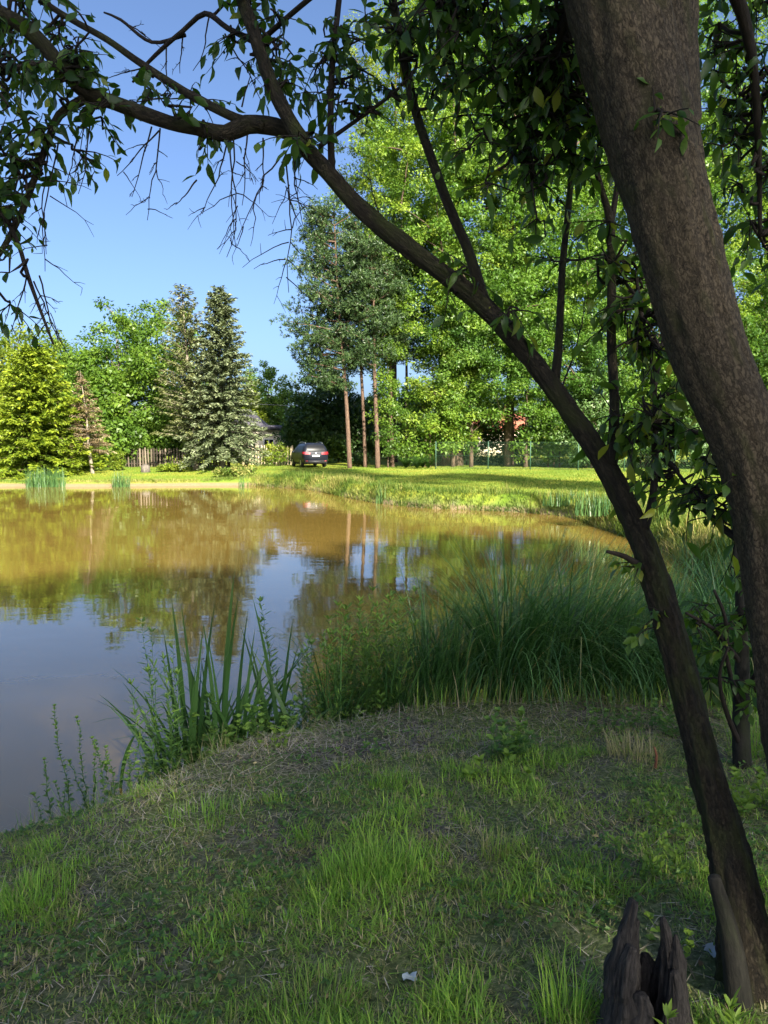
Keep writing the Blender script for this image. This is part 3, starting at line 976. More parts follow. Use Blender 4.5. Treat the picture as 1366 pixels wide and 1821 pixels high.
g = Geo()
zz = np.linspace(1.10, 1.52, 5)
P = []
for z in zz:
    hw = np.interp(z, [1.1, 1.52], [0.70, 0.56])
    for y in np.linspace(-hw, hw, 7):
        P.append((hatch_x(z) - 0.02 + 0.05 * (y / 0.7) ** 2, y, z))
q = [(r * 7 + c, r * 7 + c + 1, (r + 1) * 7 + c + 1, (r + 1) * 7 + c) for r in range(4) for c in range(6)]
g.add(P, None, q)
rw = van_obj(g, 'rear_window', M_GLASSD, van, True)
g = Geo()
tube(g, [(-2.27, 0.0, 1.10), (-2.27, 0.28, 1.13), (-2.265, 0.5, 1.14)], [0.012] * 3, 5)
van_obj(g, 'wiper', M_TRIM, rw)
for s in (-1, 1):
    g = Geo()
    P = [(-2.285, s * 0.40, 0.90), (-2.275, s * 0.78, 0.90), (-2.20, s * 0.90, 0.92), (-1.93, s * 0.922, 1.0), (-1.93, s * 0.915, 1.08), (-2.18, s * 0.87, 1.09), (-2.25, s * 0.76, 1.08), (-2.275, s * 0.40, 1.03)]
    g.add(P, None, [(0, 1, 6, 7), (1, 2, 5, 6), (2, 3, 4, 5)] if s < 0 else [(7, 6, 1, 0), (6, 5, 2, 1), (5, 4, 3, 2)])
    van_obj(g, 'tail_light', M_REDLAMP, van)
    for x0, x1 in ((-1.82, -1.08), (-1.02, -0.05), (0.02, 0.62)):
        g = Geo()
        za, zb = 1.05, 1.49
        ya = 0.912
        yb = 0.752
        xb0, xb1 = (x0 + (0.12 if x0 < -1.5 else 0), x1 - (0.28 if x1 > 0.5 else 0))
        g.add([(x0, s * ya, za), (x1, s * ya, za), (xb1, s * yb, zb), (xb0, s * yb, zb)], None, [(0, 1, 2, 3)] if s < 0 else [(3, 2, 1, 0)])
        van_obj(g, 'side_window', M_GLASSD, van)
    g = Geo()
    box(g, (0.62, s * 1.0, 1.07), (0.12, 0.2, 0.14), 0, 0, 0.8)
    van_obj(g, 'wing_mirror', M_PAINT, van)
    g = Geo()
    tube(g, [(-1.7, s * 0.60, 1.66), (-1.55, s * 0.60, 1.73), (-0.6, s * 0.61, 1.755), (0.1, s * 0.60, 1.73), (0.25, s * 0.6, 1.66)], [0.018] * 5, 6)
    van_obj(g, 'roof_rail', M_ALLOY, van)
    for x in (-1.38, 1.38):
        g = Geo()
        th = np.linspace(0, 2 * math.pi, 20, endpoint=False)
        prof = [(0.20, 0.10), (0.30, 0.11), (0.33, 0.06), (0.33, -0.08), (0.28, -0.11)]
        V, q = [], []
        for r, w in prof:
            V += [(x + r * math.cos(t), s * (0.80 + w), 0.33 + r * math.sin(t)) for t in th]
        for a in range(len(prof) - 1):
            q += [(a * 20 + i, a * 20 + (i + 1) % 20, (a + 1) * 20 + (i + 1) % 20, (a + 1) * 20 + i) for i in range(20)]
        g.add(V, None, q)
        wh = van_obj(g, 'wheel', M_RUBBER, van, True)
        g = Geo()
        g.add([(x, s * 0.90, 0.33)] + [(x + (0.2 if i % 2 else 0.185) * math.cos(t), s * 0.905, 0.33 + (0.2 if i % 2 else 0.185) * math.sin(t)) for i, t in enumerate(th)], [(0, 1 + i, 1 + (i + 1) % 20) for i in range(20)])
        van_obj(g, 'rim', M_ALLOY, wh)
        g = Geo()
        V = [(x + r * math.cos(t), s * 0.917, 0.33 + r * math.sin(t)) for r in (0.33, 0.40) for t in np.linspace(0, math.pi, 11)]
        g.add(V, None, [(i, i + 1, 12 + i, 11 + i) for i in range(10)])
        van_obj(g, 'wheel_arch', M_TRIM, van)
g = Geo()
box(g, (-2.285, 0, 0.80), (0.02, 0.52, 0.12))
van_obj(g, 'number_plate', M_PLATE, van)
g = Geo()
box(g, (-2.27, 0, 0.40), (0.10, 1.60, 0.20), 0, 0, 0.96)
bm = van_obj(g, 'bumper', M_TRIM, van)
for s in (-1, 1):
    g = Geo()
    box(g, (-2.325, s * 0.66, 0.45), (0.012, 0.16, 0.05))
    van_obj(g, 'reflector', M_REDLAMP, bm)
g = Geo()
th = np.linspace(0, 2 * math.pi, 16, endpoint=False)
g.add([(-2.292, 0, 0.985)] + [(-2.288, 0.055 * math.cos(t), 0.985 + 0.055 * math.sin(t)) for t in th], [(0, 1 + (i + 1) % 16, 1 + i) for i in range(16)])
van_obj(g, 'badge', M_ALLOY, van)

# ------------------------------------------------------------------ houses
M_CREAM = plain_mat('cream_render', (0.78, 0.69, 0.54), 0.9, noise=0.06, nscale=2)
M_SLATE = plain_mat('dark_roofing', (0.075, 0.07, 0.085), 0.8, noise=0.2, nscale=4)
M_REDTILE = plain_mat('red_roof_tile', (0.30, 0.10, 0.06), 0.8, noise=0.25, nscale=6)
M_WHITE = plain_mat('white_frame', (0.7, 0.69, 0.66), 0.6)
hb = foot(468, 76)
house = thing('cream_house', 'cream rendered house with dark roof between the spruce and the van', 'house', hb)
hz = hb[2]
eave = top_h(763, 76)
g = Geo()
box(g, (hb[0] + -1.2, hb[1] + 3, (hz - 0.3 + eave) / 2), (5.6, 6, eave - hz + 0.3))
g.obj('wall', M_CREAM, house)
g = Geo()
x0, x1, y0, y1 = hb[0] - 4.3, hb[0] + 1.95, hb[1] - 0.35, hb[1] + 6.3
ze, zr = eave + 0.02, top_h(755.5, 76)
zk = top_h(728, 79)
g.add([(x0, y0, ze - 0.12), (x1, y0, ze - 0.12), (x1, y1, ze - 0.12), (x0, y1, ze - 0.12), (x0, y0, ze + 0.14), (x1, y0, ze + 0.14), (x1, y1, ze + 0.14), (x0, y1, ze + 0.14),
       (x0 + 0.4, y0 + 1.6, zr), (x1 - 0.3, y0 + 1.6, zr), (x1 - 0.3, y1 - 0.4, zr), (x0 + 0.4, y1 - 0.4, zr)], None,
      [(0, 3, 2, 1), (0, 1, 5, 4), (1, 2, 6, 5), (2, 3, 7, 6), (3, 0, 4, 7), (4, 5, 9, 8), (5, 6, 10, 9), (6, 7, 11, 10), (7, 4, 8, 11), (8, 9, 10, 11)])
roof = g.obj('roof', M_SLATE, house)
g = Geo()
xa, xb = hb[0] - 3.6, hb[0] - 0.1
g.add([(xa, y0 + 1.7, zr - 0.02), (xb, y0 + 1.7, zr - 0.02), (xb, y1 - 0.5, zr - 0.02), (xa, y1 - 0.5, zr - 0.02), (xa + 1.2, y0 + 3.2, zk), (xa + 1.9, y0 + 3.2, zk)], [(1, 2, 5), (3, 0, 4)], [(0, 1, 5, 4), (2, 3, 4, 5)])
g.obj('roof_hip', M_SLATE, roof)
g = Geo()
box(g, (hb[0] + 0.6, hb[1] - 0.02, hz + 1.5), (0.9, 0.06, 1.1))
wdw = g.obj('window', M_GLASSD, house)
g = Geo()
for dx in (-0.48, 0.48, 0):
    box(g, (hb[0] + 0.6 + dx, hb[1] - 0.06, hz + 1.5), (0.07, 0.05, 1.2))
for dz in (-0.6, 0.6):
    box(g, (hb[0] + 0.6, hb[1] - 0.055, hz + 1.5 + dz), (1.06, 0.05, 0.08))
g.obj('frame', M_WHITE, wdw)
g = Geo()
box(g, (hb[0] - 1.2, hb[1] - 0.03, hz + 0.2), (5.5, 0.05, 0.5))
g.obj('plinth', plain_mat('grey_plinth', (0.28, 0.26, 0.24), 0.9), house)

rb = foot(884, 98)
rhouse = thing('red_roofed_house', 'house with red tiled roof glimpsed through the poplar undergrowth', 'house', rb)
g = Geo()
box(g, (rb[0], rb[1] + 3, rb[2] + 1.6), (7, 6, 3.6))
g.obj('wall', M_CREAM, rhouse)
g = Geo()
ze, zr = rb[2] + 3.42, rb[2] + 5.6
g.add([(rb[0] - 3.9, rb[1] - 0.5, ze), (rb[0] + 3.9, rb[1] - 0.5, ze), (rb[0] + 3.9, rb[1] + 6.5, ze), (rb[0] - 3.9, rb[1] + 6.5, ze), (rb[0] - 3.9, rb[1] + 3, zr), (rb[0] + 3.9, rb[1] + 3, zr)], [(1, 2, 5), (3, 0, 4)], [(0, 1, 5, 4), (2, 3, 4, 5), (0, 3, 2, 1)])
rr_ = g.obj('roof', M_REDTILE, rhouse)
g = Geo()
box(g, (rb[0] + 1.5, rb[1] + 3.2, zr + 0.3), (0.6, 0.6, 1.3))
g.obj('chimney', M_REDTILE, rr_)

# ------------------------------------------------------------------ picket fences
M_PICKET = tint_mat('weathered_picket', [(0.0, (0.032, 0.025, 0.019)), (0.5, (0.08, 0.063, 0.046)), (1.0, (0.15, 0.12, 0.09))], 0.9)
M_PICKETPALE = tint_mat('pale_picket', [(0.0, (0.30, 0.24, 0.14)), (1.0, (0.52, 0.44, 0.28))], 0.9)


def picket_fence(label, A, B, h, mat, seed, spacing=0.2):
    rng = rng_of(seed)
    A, B = np.asarray(A, float), np.asarray(B, float)
    d = B - A
    ln = np.hypot(d[0], d[1])
    az = math.atan2(d[1], d[0])
    f = thing('picket_fence', label, 'fence', A)
    n = int(ln / spacing)
    meshes = []
    for k in range(6):
        g = Geo()
        w, hh = rng.uniform(0.09, 0.125), h * rng.uniform(0.94, 1.05)
        v = [(-w / 2, -0.011, 0.04), (w / 2, -0.011, 0.04), (w / 2, -0.011, hh - 0.08), (0, -0.011, hh), (-w / 2, -0.011, hh - 0.08)]
        v = v + [(x, 0.011, z) for x, _, z in v]
        g.add(v, [(2, 3, 4), (9, 8, 7)], [(0, 1, 2, 4), (9, 7, 6, 5), (1, 6, 7, 2), (2, 7, 8, 3), (3, 8, 9, 4), (4, 9, 5, 0)], k / 5.0)
        me = g.mesh('picket')
        me.materials.append(mat)
        meshes.append(me)
    nrm = np.array([math.sin(az), -math.cos(az), 0])
    for i in range(n):
        if rng.random() < 0.02:
            continue
        t = (i + 0.5) / n
        p = A + d * t
        o = bpy.data.objects.new('picket', meshes[rng.integers(6)])
        scene.collection.objects.link(o)
        o.parent = f
        o.location = Vector(p - A + nrm * 0.045 + np.array([0, 0, rng.normal(0, 0.025)]))
        o.rotation_euler = (rng.normal(0, 0.02), rng.normal(0, 0.03), az)
    for z in (0.3, h - 0.32):
        g = Geo()
        c = (A + B) / 2 + np.array([0, 0, z])
        P = np.array([A + np.array([0, 0, z]), c + np.array([0, 0, -0.03]), B + np.array([0, 0, z])])
        tube(g, *resample(P, [0.035] * 3, 2.0), 4, 0.2)
        g.obj('rail', mat, f)
    m = max(2, int(ln / 2.4) + 1)
    for i in range(m):
        p = A + d * i / (m - 1)
        g = Geo()
        box(g, p - nrm * 0.07 + np.array([0, 0, (h + 0.05) / 2 - 0.1]), (0.12, 0.10, h + 0.2), az, rng.random())
        g.obj('post', mat, f)
    return f


picket_fence('long weathered brown picket fence behind the dying spruce and olive pine', foot(-70, 54.5), foot(408, 55.5), 1.35, M_PICKET, 41)
picket_fence('short pale picket fence between the blue spruce and the green shrub', foot(432, 60), foot(520, 60), 1.5, M_PICKETPALE, 42, 0.22)

# the gate post at the end of the long fence
g = Geo()
gp = foot(438, 57)
box(g, gp + np.array([0, 0, 0.8]), (0.24, 0.24, 1.7), 0, 0.3, 0.95)
box(g, gp + np.array([0, 0, 1.69]), (0.30, 0.30, 0.08), 0, 0.5)
o = g.obj('gate_post', M_PICKET, origin=gp)
o['label'], o['category'] = 'thick square gate post right of the blue spruce', 'gate post'

# ------------------------------------------------------------------ green wire fence behind the right lawn
M_GREENWIRE = plain_mat('green_wire', (0.035, 0.085, 0.05), 0.5, 0.2)
wf_root = thing('wire_fence', 'green wire mesh fence with thin posts behind the sunny lawn', 'fence', foot(775, 50.5))
pts = [foot(u, Y) for u, Y in ((775, 50.5), (868, 49.8), (943, 48.8), (1028, 47.6), (1110, 46.2), (1200, 45), (1300, 44), (1420, 43))]
FH = 1.75
for p_ in pts:
    g = Geo()
    tube(g, [p_ - np.array([0, 0, 0.2]), p_ + np.array([0, 0, FH + 0.05])], [0.035, 0.035], 8)
    g.obj('post', M_GREENWIRE, wf_root, True)
g = Geo()
for a, b_ in zip(pts[:-1], pts[1:]):
    ln = np.linalg.norm((b_ - a)[:2])
    m = int(ln / 0.16)
    for i in range(-int(FH / 0.16), m):
        for sgn in (1, -1):
            t0, z0, t1, z1 = i / m, 0.03, (i + FH / 0.16) / m, FH
            if sgn < 0:
                t0, t1 = t1, t0
            tc = sorted((t0, t1))
            lo_, hi_ = max(0, tc[0]), min(1, tc[1])
            if hi_ <= lo_:
                continue
            za = z0 + (z1 - z0) * (lo_ - t0) / (t1 - t0)
            zb = z0 + (z1 - z0) * (hi_ - t0) / (t1 - t0)
            P0, P1 = a + (b_ - a) * lo_ + np.array([0, 0, za]), a + (b_ - a) * hi_ + np.array([0, 0, zb])
            tube(g, [P0, P1], [0.0035, 0.0035], 3, cap=False)
    for z in (0.08, FH / 2, FH):
        tube(g, [a + np.array([0, 0, z]), b_ + np.array([0, 0, z])], [0.006, 0.006], 4, cap=False)
g.obj('wire_mesh', M_GREENWIRE, wf_root, kind='stuff')

# overhead cable
g = Geo()
ca, cb = W(380, 712, 70), W(640, 718, 74)
P = np.array([ca * (1 - t) + cb * t + np.array([0, 0, -1.2 * t * (1 - t)]) for t in np.linspace(0, 1, 14)])
tube(g, P, [0.022] * 14, 5)
o = g.obj('overhead_cable', plain_mat('cable_grey', (0.25, 0.25, 0.26), 0.6), origin=ca)
o['label'], o['category'] = 'thin overhead cable in front of the round tree behind the house', 'cable'

# sawn log stump on the left bank
g = Geo()
sb = foot(259, 51)
tube(g, [sb - np.array([0, 0, 0.1]), sb + np.array([0, 0, 0.2]), sb + np.array([0, 0, 0.42])], [0.34, 0.30, 0.28], 14, 0.3, 0.08, 4)
o = g.obj('log_stump', M_BARKGREY, origin=sb)
o['label'], o['category'] = 'short sawn log stump on grass before the picket fence', 'stump'

# ------------------------------------------------------------------ far lawn, bank grass, reeds, ferns, shrubs
M_LAWN = leaf_mat('lawn_blade', [(0.0, (0.07, 0.14, 0.018)), (0.5, (0.15, 0.21, 0.03)), (1.0, (0.31, 0.30, 0.06))], 0.3, 0.6, 0.2)
M_BANK = leaf_mat('bank_grass', [(0.0, (0.05, 0.10, 0.015)), (0.5, (0.13, 0.18, 0.03)), (1.0, (0.36, 0.30, 0.11))], 0.3, 0.6, 0.2)
M_REED = leaf_mat('reed_leaf', [(0.0, (0.035, 0.09, 0.03)), (1.0, (0.10, 0.19, 0.055))], 0.3, 0.4, 0.3)
M_FERN = leaf_mat('fern_frond', [(0.0, (0.02, 0.055, 0.015)), (1.0, (0.06, 0.13, 0.03))], 0.3, 0.5, 0.3)

rng = rng_of(500)
N = 150000
dep = 20 + 40 * rng.random(N) ** 1.15
x = (rng.random(N) * 1.16 - 0.58) * dep
sd = shore_dist(x, dep)
keep = (sd > 0.9) & (dep < 58)
x, dep, sd = x[keep], dep[keep], sd[keep]
n_ = len(x)
B_ = np.stack([x, dep, H(x, dep, sd) - 0.01], -1)
t = np.clip(0.15 + 0.75 * (fbm(x * 0.3, dep * 0.3, 51) - 0.3) * 1.6 + rng.normal(0, 0.14, n_), 0, 1)
g = Geo()
blades(g, B_, rng.random(n_) * 6.283, rng.uniform(0.05, 0.12, n_), rng.uniform(0.02, 0.045, n_), rng.uniform(0.1, 0.8, n_), rng.uniform(0, 0.6, n_), 1, t)
g.obj('lawn_grass', M_LAWN, kind='stuff', label='short mown grass on the far lawn', category='grass')

seglen = np.linalg.norm(np.roll(POLY, -1, 0) - POLY, axis=1)
sel = np.where((POLY[:, 1] > 9))[0]
pr_ = seglen[sel] / seglen[sel].sum()
N = 60000
i_ = rng.choice(sel, N, p=pr_)
tt_ = rng.random(N)[:, None]
Pm = POLY[i_] * (1 - tt_) + POLY[(i_ + 1) % len(POLY)] * tt_
off = rng.random(N) ** 1.5 * 1.7 - 0.06
dirv = norm(np.roll(POLY, -1, 0)[i_] - POLY[i_])
nrm_ = np.stack([dirv[:, 1], -dirv[:, 0]], -1)
Pm = Pm + nrm_ * off[:, None]
sd = shore_dist(Pm[:, 0], Pm[:, 1])
leftb = smooth(-6, -11, Pm[:, 0])
cl = fbm(Pm[:, 0] * 1.1, Pm[:, 1] * 1.1, 61)
keep = (sd > -0.06) & ((leftb < 0.5) | (sd > 0.35)) & (rng.random(N) < 0.25 + 1.5 * cl)
Pm, sd, leftb, cl = Pm[keep], sd[keep], leftb[keep], cl[keep]
n_ = len(Pm)
g = Geo()
B_ = np.stack([Pm[:, 0], Pm[:, 1], H(Pm[:, 0], Pm[:, 1], sd) - 0.02], -1)
L = rng.uniform(0.12, 0.5, n_) * (0.15 + 1.6 * cl) * (1 - 0.5 * leftb)
t = np.clip(1.5 * (fbm(Pm[:, 0] * 0.5, Pm[:, 1] * 0.5, 62) - 0.2) + rng.normal(0, 0.2, n_), 0, 1)
blades(g, B_, rng.random(n_) * 6.283, L, rng.uniform(0.012, 0.03, n_), rng.uniform(0.1, 0.6, n_), rng.uniform(0.2, 1.5, n_), 2, t)
g.obj('bank_grass', M_BANK, kind='stuff', label='long tussocky grass along the far bank', category='grass')


def reed_clump(name, label, base, n, h, spread, seed, mat, cat='reeds', group=None, w=0.03):
    rng = rng_of(seed)
    root = thing(name, label, cat, base, group)
    g = Geo()
    r = spread * np.sqrt(rng.random(n))
    a = rng.random(n) * 6.283
    B = np.stack([base[0] + r * np.cos(a) * 1.3, base[1] + r * np.sin(a) * 0.6, np.full(n, base[2] - 0.05)], -1)
    blades(g, B, rng.random(n) * 6.283, h * rng.uniform(0.6, 1.1, n), w * rng.uniform(0.6, 1.2, n), rng.uniform(0.02, 0.25, n), rng.uniform(0, 0.7, n), 3, rng.random(n))
    g.obj('leaves', mat, root, kind='stuff')
    return root


for k, (u, Y, n_, h, sp, lab) in enumerate([(80, 43.4, 420, 1.25, 0.85, 'large reed clump at the waterline before the golden conifer'), (215, 43.4, 150, 1.0, 0.4, 'small reed clump at the waterline left of the log stump'), (432, 43.6, 30, 0.9, 0.25, 'few thin reeds at the waterline near the gate post'),
                                           (678, 31.5, 16, 1.1, 0.15, 'few bright reeds at the waterline below the pines'), (1085, 22.6, 260, 0.75, 0.8, 'bushy reed clump at the shore behind the leaning trunk'), (1010, 26.3, 160, 0.6, 0.7, 'low reed clump at the lit shore left of the leaning trunk')]):
    x_ = (u - 683) / 1366 * Y
    reed_clump('reed_clump', lab, np.array([x_, Y, max(-0.02, Hs(x_, Y))]), n_, h, sp, 520 + k, M_REED, group='reed clumps along the far waterline')

# ferns before the poplar trunk
for k, (u, Y) in enumerate([(722, 51.2), (742, 50.4), (762, 51.0), (752, 51.8)]):
    rng = rng_of(540 + k)
    b = foot(u, Y)
    root = thing('fern', ('leftmost fern of the patch right of the pine trunks', 'front fern of the patch right of the pine trunks', 'rightmost fern of the patch under the poplar', 'rear fern of the patch under the poplar')[k], 'fern', b, 'ferns under the poplar')
    g = Geo()
    for f in range(22):
        az = rng.random() * 6.283
        L, t0, kp = rng.uniform(0.8, 1.35), rng.uniform(0.15, 0.5), rng.uniform(0.6, 1.4)
        t = np.linspace(0, 1, 13)
        th = t0 + kp * t
        dl = L / 12
        px = np.concatenate([[0], np.cumsum(np.sin(th[:-1]) * dl)])
        pz = np.concatenate([[0], np.cumsum(np.cos(th[:-1]) * dl)])
        C = b + np.stack([px * math.cos(az), px * math.sin(az), pz], -1)
        tube(g, C, np.linspace(0.008, 0.002, 13), 3, 0.3, cap=False)
        side = np.array([-math.sin(az), math.cos(az), 0])
        for s in (-1, 1):
            ln = 0.24 * np.sin(np.pi * (0.12 + 0.86 * t[1:]))
            place(g, LEAF2_V, LEAF2_T, C[1:], s * side + 0.35 * norm(np.gradient(C, axis=0))[1:], np.tile([0, 0, 1.0], (12, 1)), ln, 0.075, np.clip(0.5 + rng.normal(0, 0.25, 12), 0, 1))
    g.obj('fronds', M_FERN, root, kind='stuff')

for k, (u, Y, hh, rw, mat, lab) in enumerate([(492, 57.5, 1.7, 1.0, M_YELLOWLEAF, 'bright green round shrub just left of the van'), (306, 51.5, 0.5, 0.9, M_YELLOWLEAF, 'low bright green plant before the picket fence'),
                                             (210, 52, 1.2, 0.45, M_YELLOWLEAF, 'young upright sapling beside the log stump'), (420, 47.5, 0.55, 1.3, M_BANK, 'low greyish weed heap on the bank below the gate post'), (640, 56, 1.0, 0.8, M_DARKLEAF, 'small dark shrub between the pine trunks')]):
    b = foot(u, Y)
    broadleaf('garden_shrub', lab, b, [(0, 0, hh * 0.6, rw, rw, hh * 0.42), (-rw * 0.4, 0, hh * 0.4, rw * 0.6, rw * 0.6, hh * 0.35), (rw * 0.4, 0, hh * 0.4, rw * 0.6, rw * 0.6, hh * 0.35)], 45, 60, 0.11, mat, M_BARKBROWN, 0.03, 560 + k, cl_r=(0.15, 0.35), cat='shrub', group='small shrubs on the far lawn', trunks=[(0, 0), (0.2, 0.05), (-0.2, 0.1)])

# ------------------------------------------------------------------ foreground trees
M_PLUMLEAF = leaf_mat('leaf_plum', [(0.0, (0.018, 0.045, 0.010)), (0.5, (0.044, 0.098, 0.016)), (0.85, (0.095, 0.165, 0.022)), (1.0, (0.22, 0.24, 0.03))], 0.48, 0.4, 0.4)
M_PLUMBARK = bark_mat('bark_plum_mossy', (0.006, 0.005, 0.0035), (0.034, 0.027, 0.016), moss=(0.034, 0.040, 0.010), scale=70, stretch=0.35, bump=1.0, moss_amt=0.6, cell=0.25)
M_TWIG = bark_mat('bark_twig', (0.008, 0.006, 0.005), (0.035, 0.027, 0.02), scale=60)
M_THICKBARK = bark_mat('bark_thick_flaky', (0.011, 0.008, 0.005), (0.078, 0.060, 0.037), moss=(0.042, 0.040, 0.016), scale=80, stretch=0.42, bump=1.0, plate=False, moss_amt=0.35, cell=0.27)


def px_path(pts, d0, d1):
    """Path from photo pixels (u, v, width px) with depth running d0 -> d1; returns points and radii."""
    n = len(pts)
    uv = np.array([p[:2] for p in pts], float)
    s = np.concatenate([[0], np.cumsum(np.linalg.norm(np.diff(uv, axis=0), axis=1))])
    s /= s[-1]
    P, R = [], []
    for k, (u, v, w) in enumerate(pts):
        d = d0 + (d1 - d0) * s[k]
        p = W(u, v, d)
        P.append(p)
        R.append(0.5 * w / 1366.0 * np.linalg.norm(p - CAM) * 0.97)
    return np.array(P), np.array(R)


LEAF_MESHES = []
for k in range(7):
    g = Geo()
    v = LEAF8_V.copy() * np.array([0.5, 1.0, 0.5])
    v[:, 2] += (k % 3 - 1) * 0.10 * v[:, 1] ** 2
    v[:, 0] += (k % 2 - 0.5) * 0.08 * v[:, 1] ** 2
    g.add(v, LEAF8_T, None, (0.12, 0.28, 0.42, 0.55, 0.68, 0.82, 0.97)[k])
    me = g.mesh('leaf', smooth_shade=True)
    me.materials.append(M_PLUMLEAF)
    LEAF_MESHES.append(me)


class LeafBag:
    """Collects leaves of one foreground tree; the 300 that show largest become parts, the rest one foliage part."""
    def __init__(self):
        self.P, self.Y, self.Z, self.L, self.W, self.t = [], [], [], [], [], []

    def add(self, P, Y, Z, L, Wd, t):
        for a, b in zip((self.P, self.Y, self.Z, self.L, self.W, self.t), (P, Y, Z, L, Wd, t)):
            a.append(np.asarray(b, float))

    def build(self, root, n_own=300, mat=None):
        P, Y, Z, L, Wd, t = (np.concatenate(a) for a in (self.P, self.Y, self.Z, self.L, self.W, self.t))
        u, v, f = to_px(P)
        inside = (u > 0) & (u < 1366) & (v > 0) & (v < 1821) & (f > 0.3)
        face = np.abs((norm(Z) * norm(P - CAM)).sum(1))
        score = np.where(inside, L * Wd / np.maximum(f, 0.3) ** 2 * (0.25 + face), 0)
        own = np.argsort(-score)[:n_own]
        own = own[score[own] > 0]
        og = np.array(root['_origin'])
        Yn = norm(Y)
        X = norm(np.cross(Yn, Z))
        Zn = np.cross(X, Yn)
        for i in own:
            me = LEAF_MESHES[int(np.clip(t[i] * 7, 0, 6))]
            o = bpy.data.objects.new('leaf', me)
            scene.collection.objects.link(o)
            o.parent = root
            w2 = Wd[i] * 2
            M = np.eye(4)
            M[:3, 0], M[:3, 1], M[:3, 2], M[:3, 3] = X[i] * w2, Yn[i] * L[i], Zn[i] * w2, P[i] - og
            o.matrix_basis = Matrix(M.tolist())
        rest = np.ones(len(P), bool)
        rest[own] = False
        g = Geo()
        ri = np.where(rest)[0]
        for k in range(5):
            v = LEAF8_V.copy()
            v[:, 2] += (-0.5, -0.2, 0.1, 0.3, -0.9)[k] * v[:, 1] ** 2
            v[:, 2] *= (1.0, 2.2, 1.0, 0.5, 1.6)[k]
            v[:, 0] += (0.12, -0.1, 0.05, -0.04, 0.18)[k] * v[:, 1] ** 2
            j = ri[k::5]
            place(g, v, LEAF8_T, P[j], Y[j], Z[j], L[j], Wd[j], t[j])
        g.obj('foliage', mat or M_PLUMLEAF, root, True, kind='stuff')


def leafy_twig(gtw, bag, a, direction, length, rng, leaf=0.062, spacing=0.024, tbias=0.45):
    n = max(4, int(length / 0.045))
    t = np.linspace(0, 1, n)
    d = norm(direction)
    side = norm(np.cross(d, np.array([0.1, 0.2, 1.0])))
    P = a + d * (length * t)[:, None] + np.array([0, 0, -1.0]) * (0.22 * length * t ** 2)[:, None] + side * (rng.normal(0, 0.06) * length * np.sin(t * 3))[:, None]
    tube(gtw, P, np.linspace(0.0028, 0.001, n), 4, cap=False)
    m = max(3, int(length / spacing))
    tt = np.linspace(0.12, 1.0, m) + rng.normal(0, 0.02, m)
    tt = np.clip(tt, 0, 1)
    C = np.stack([np.interp(tt, t, P[:, j]) for j in range(3)], -1)
    tang = norm(np.stack([np.interp(tt, t, np.gradient(P[:, j])) for j in range(3)], -1))
    ang = np.arange(m) * 2.4 + rng.random() * 6.28
    up = np.cross(side, d)
    rad = side * np.cos(ang)[:, None] + up * (0.5 * np.sin(ang))[:, None]
    Y = norm(0.5 * tang + 0.9 * rad + rng.normal(0, 0.28, (m, 3)) + np.array([0, 0, -0.55]))
    Z = norm(np.array([0, 0, 0.8]) + rng.normal(0, 0.55, (m, 3)) + 0.3 * rad)
    L = leaf * rng.uniform(0.4, 1.35, m)
    bag.add(C, Y, Z, L, L * rng.uniform(0.5, 0.62, m), np.clip(tbias + rng.normal(0, 0.22, m), 0, 1))
    return P


def foliage_blob(gtw, bag, sk, blob, rng, leaf=0.051):
    """blob: (u, v, ru, rv, depth, twigs[, tint]) - fine boughs from the nearest limb into the blob, each with leafy twigs."""
    u, v, ru, rv, dep, ntw = blob[:6]
    tb = blob[6] if len(blob) > 6 else 0.42
    c = W(u, v, dep)
    sx, sz = ru / 1366 * dep, rv / 1366 * dep
    ntw = int(ntw * (0.8 if v < -20 else 0.62))
    nb = max(1, ntw // 5)
    for b in range(nb):
        e = c + np.array([rng.uniform(-0.95, 0.95) * sx, rng.normal(0, 0.06 + 0.3 * sx), rng.uniform(-0.95, 0.95) * sz])
        e[1] = max(e[1], 1.45)
        i = np.argmin(np.linalg.norm(sk - e, axis=1))
        P = bez(sk[i], e, 0.10 * np.linalg.norm(e - sk[i]), 8, rng, 0.02)
        P, R = resample(P, np.linspace(0.0065, 0.0026, 8), 0.06)
        tube(gtw, P, R, 5, cap=False)
        for k in range(5):
            f = 1 - 0.6 * rng.random() ** 1.3
            a = P[int(f * (len(P) - 1))]
            if np.linalg.norm((a - c) / np.array([sx * 1.5 + 0.05, 0.6, sz * 1.5 + 0.05])) > 1.25:
                a = P[-1]
            d = rng.normal(size=3) * np.array([1, 0.8, 0.55]) + 0.4 * norm(P[-1] - P[0]) + np.array([0, 0, -0.15])
            leafy_twig(gtw, bag, a, d, rng.uniform(0.06, 0.15), rng, leaf, tbias=tb)


